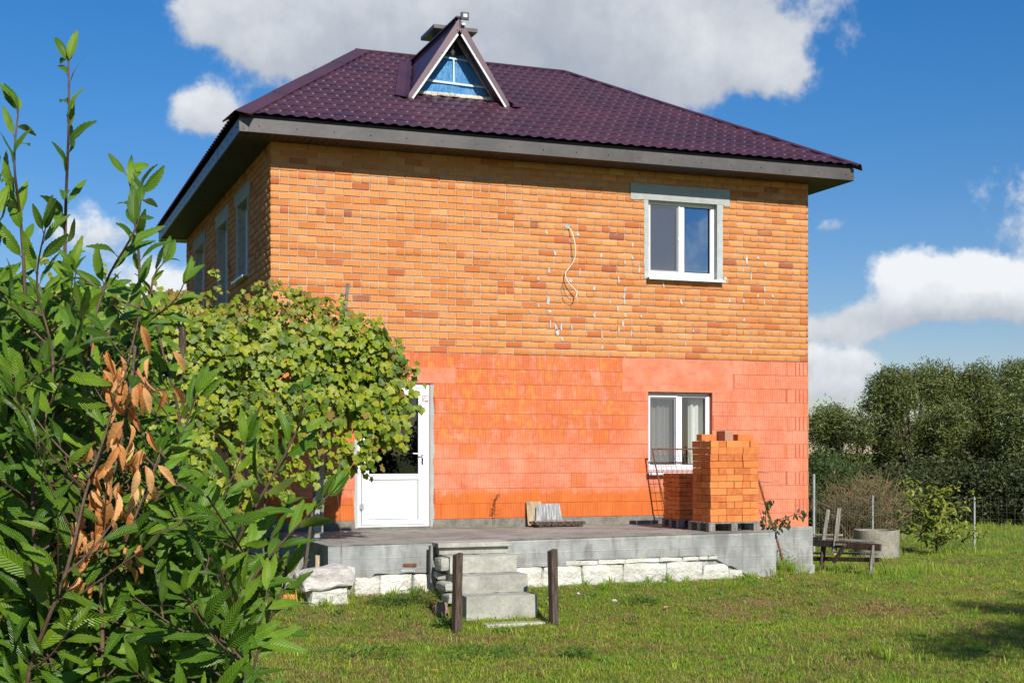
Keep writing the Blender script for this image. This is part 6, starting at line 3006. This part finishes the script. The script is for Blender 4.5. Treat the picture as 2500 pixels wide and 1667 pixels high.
def weed(name, label, cat, p, n, rad, h, L, mat=M_weed, seed=1):
    r = random.Random(seed)
    base = Vector((p.x, p.y, gh(p.x, p.y)))
    e = empty(name, label, cat, tuple(base))
    ms = []
    k = MB()
    for i in range(n):
        a = r.uniform(0, 6.28)
        rr = rad * r.random() ** .6
        c = Vector((math.cos(a) * rr, math.sin(a) * rr, r.uniform(.02, h) * (1 - .4 * rr / rad)))
        X = Vector((math.cos(a) + r.gauss(0, .5), math.sin(a) + r.gauss(0, .5), r.uniform(-.2, .7)))
        ms.append((0, frame_mat(c, X, (r.gauss(0, .3), -.3, 1), L * r.uniform(.6, 1.2))))
        if i % 4 == 0:
            k.tube([Vector((c.x * .4, c.y * .4, 0)), c], .002, 3, cap=False)
    scatter('foliage', [fleaf(0, 1)], ms, mat, e, kind='stuff')
    k.build('stalks', M_weed, e, kind='stuff')
    return e


weed('weed_clump', 'bright green leafy weed clump in the lawn below the right step post', 'weed', at(1405, 1600, 13.2), 220, .16, .15, .045, seed=1)
weed('weed_clump', 'low green nettles growing against the white footing left of the steps', 'weed', at(1020, 1440, 15.95), 260, .26, .22, .04, seed=2)
weed('weed_clump', 'low weeds left of the nettles by the porch footing', 'weed', at(950, 1450, 15.8), 200, .24, .14, .045, seed=3)
weed('weed_clump', 'green clover patch below the middle of the porch', 'weed', at(1560, 1452, 16.6), 240, .28, .06, .04, seed=4)
weed('weed_clump', 'ragged weed at the foot of the left step post', 'weed', at(1090, 1500, 15.2), 90, .12, .14, .06, seed=5)
weed('weed_clump', 'broad leafed weeds at the bottom centre of the lawn', 'weed', at(1180, 1590, 13.4), 260, .55, .06, .05, seed=6)
weed('weed_clump', 'broad leafed weeds at the lower left of the lawn', 'weed', at(880, 1600, 13.3), 240, .5, .06, .05, seed=7)
weed('weed_clump', 'weeds growing between the porch end and the rusty rail', 'weed', at(1905, 1400, 20.2), 320, .20, .42, .05, seed=8)
# climbing twig with hanging leaves at the porch end
p = at(1880, 1290, 19.8)
base = Vector((p.x, p.y, gh(p.x, p.y)))
ct_ = empty('sapling', 'thin sapling with drooping dark leaves beside the tall brick stack', 'sapling', tuple(base))
r = random.Random(44)
k = MB()
ms = []
for (pp) in ([(1885, 1385), (1880, 1300), (1900, 1270), (1935, 1258), (1965, 1250)], [(1885, 1385), (1872, 1300), (1870, 1240), (1880, 1220)], [(1880, 1340), (1895, 1290), (1915, 1272)], [(1878, 1330), (1864, 1290), (1862, 1262)]):
    pts = smooth_path([at(a, b, 19.8) - base for a, b in pp], 5)
    pts[0].z = min(pts[0].z, .0) if pp[0][1] > 1350 else pts[0].z
    k.tube(pts, .006, 5)
    for q in pts[6:]:
        for _ in range(3):
            ms.append((0, frame_mat(q + Vector((r.gauss(0, .03), r.gauss(0, .03), r.gauss(0, .03))), (r.gauss(.2, .6), r.gauss(0, .4), -.8), (r.gauss(0, .6), -1, .5), r.uniform(.06, .11))))
k.build('twig', M_twig, ct_, smooth=True)
scatter('foliage', [fleaf(0, 1)], ms, M_hedge, ct_, kind='stuff')


def tuft(label, p, n, h, seed, mat=M_grasslush):
    r = random.Random(seed)
    base = Vector((p.x, p.y, gh(p.x, p.y)))
    k = MB()
    for i in range(n):
        a = r.uniform(0, 6.28)
        q = r.uniform(0, .06)
        L = h * r.uniform(.5, 1.1)
        ln = r.uniform(.2, 1.1)
        b = Vector((math.cos(a) * q, math.sin(a) * q, -.01))
        m1 = b + Vector((math.cos(a) * L * ln * .35, math.sin(a) * L * ln * .35, L * .6))
        e1 = b + Vector((math.cos(a) * L * ln, math.sin(a) * L * ln, L * (1 - .35 * ln)))
        s_ = Vector((-math.sin(a), math.cos(a), 0)) * .003
        k.add([b - s_, b + s_, m1 + s_, m1 - s_, e1], [(0, 1, 2, 3), (3, 2, 4)])
    o = k.build('grass_tuft', mat)
    o.location = base
    o['kind'] = 'stuff'
    return o


tuft('', at(1478, 1432, 16.95), 60, .20, 1)
tuft('', at(1553, 1436, 17.2), 40, .14, 2)
tuft('', at(1930, 1425, 20.0), 140, .38, 3)
tuft('', at(1905, 1432, 19.6), 120, .30, 4)
tuft('', at(1960, 1420, 20.4), 90, .34, 5)
tuft('', at(2130, 1600, 13.2), 80, .22, 6)
tuft('', at(2170, 1620, 12.9), 70, .20, 7)
tuft('', at(2380, 1500, 16.5), 70, .16, 8)
tuft('', at(1300, 1440, 16.4), 30, .14, 9)
tuft('', at(800, 1478, 15.6), 50, .18, 10)
tuft('', at(850, 1480, 15.6), 40, .18, 11)
rq = random.Random(77)
for i in range(26):
    x_ = rq.uniform(2.45, 6.5) if i < 18 else rq.uniform(.3, 1.35)
    tuft('', Vector((x_, pf(x_) - rq.uniform(.04, .16), 0)), rq.randint(14, 40), rq.uniform(.08, .20), 200 + i)
for (x_, y_) in ((1.12, -4.74), (1.24, -4.86), (2.27, -4.86), (2.40, -4.75), (1.36, -4.3), (1.38, -3.9), (2.36, -4.3), (2.36, -3.8), (8.9, -.2), (8.85, -.5), (-.1, -3.7), (.3, -3.75)):
    tuft('', Vector((x_, y_, 0)), 26, rq.uniform(.08, .16), int(300 + x_ * 10))
# dry weed stalk standing on the porch by the wall
p = at(1218, 1281, 20.0)
k = MB()
r = random.Random(2)
sp = smooth_path([Vector((0, 0, 0)), Vector((.0, 0, .2)), Vector((.01, 0, .35)), Vector((.06, 0, .46))], 6)
k.tube(sp, .004, 4)
for q in sp[5:]:
    for _ in range(5):
        k.tube([q, q + Vector((r.gauss(0, .02), r.gauss(0, .015), r.gauss(0, .012)))], .004, 3)
o = k.build('dry_weed', M_rust)
o.location = (p.x, -.08, .89)
tag(o, 'dry reddish weed stalk standing on the porch against the wall', 'weed')
# fallen leaves on the lawn
lf_ = templ_mesh('fallen_leaf', fleaf(0, 1), M_leafdead)
for i, (px, py) in enumerate([(1262, 1492), (1115, 1490), (965, 1463), (768, 1660), (820, 1630), (1050, 1640), (1620, 1500), (1330, 1560)]):
    dep = 2.0 * FPX / (py - 1100) * .98
    p = at(px, py, dep)
    o = bpy.data.objects.new('fallen_leaf', lf_)
    COL.objects.link(o)
    z = gh(p.x, p.y) + .05
    o.location = (p.x, p.y, z)
    o.scale = (.09, .09, .09)
    o.rotation_euler = (R(20), R(-10), i * 1.1)
    tag(o, ['brown fallen leaf on the grass just right of the steps', 'brown fallen leaf in the grass just left of the left step post', 'brown fallen leaf near the nettles by the left footing', 'brown fallen leaf at the lower left edge of the open lawn', 'brown fallen leaf in the lower left lawn, nearer the porch', 'brown fallen leaf at the bottom of the lawn below the left step post', 'brown fallen leaf in the lawn below the middle of the porch', 'brown fallen leaf in the lawn below the right step post'][i], 'leaf', 'fallen leaves scattered on the lawn')
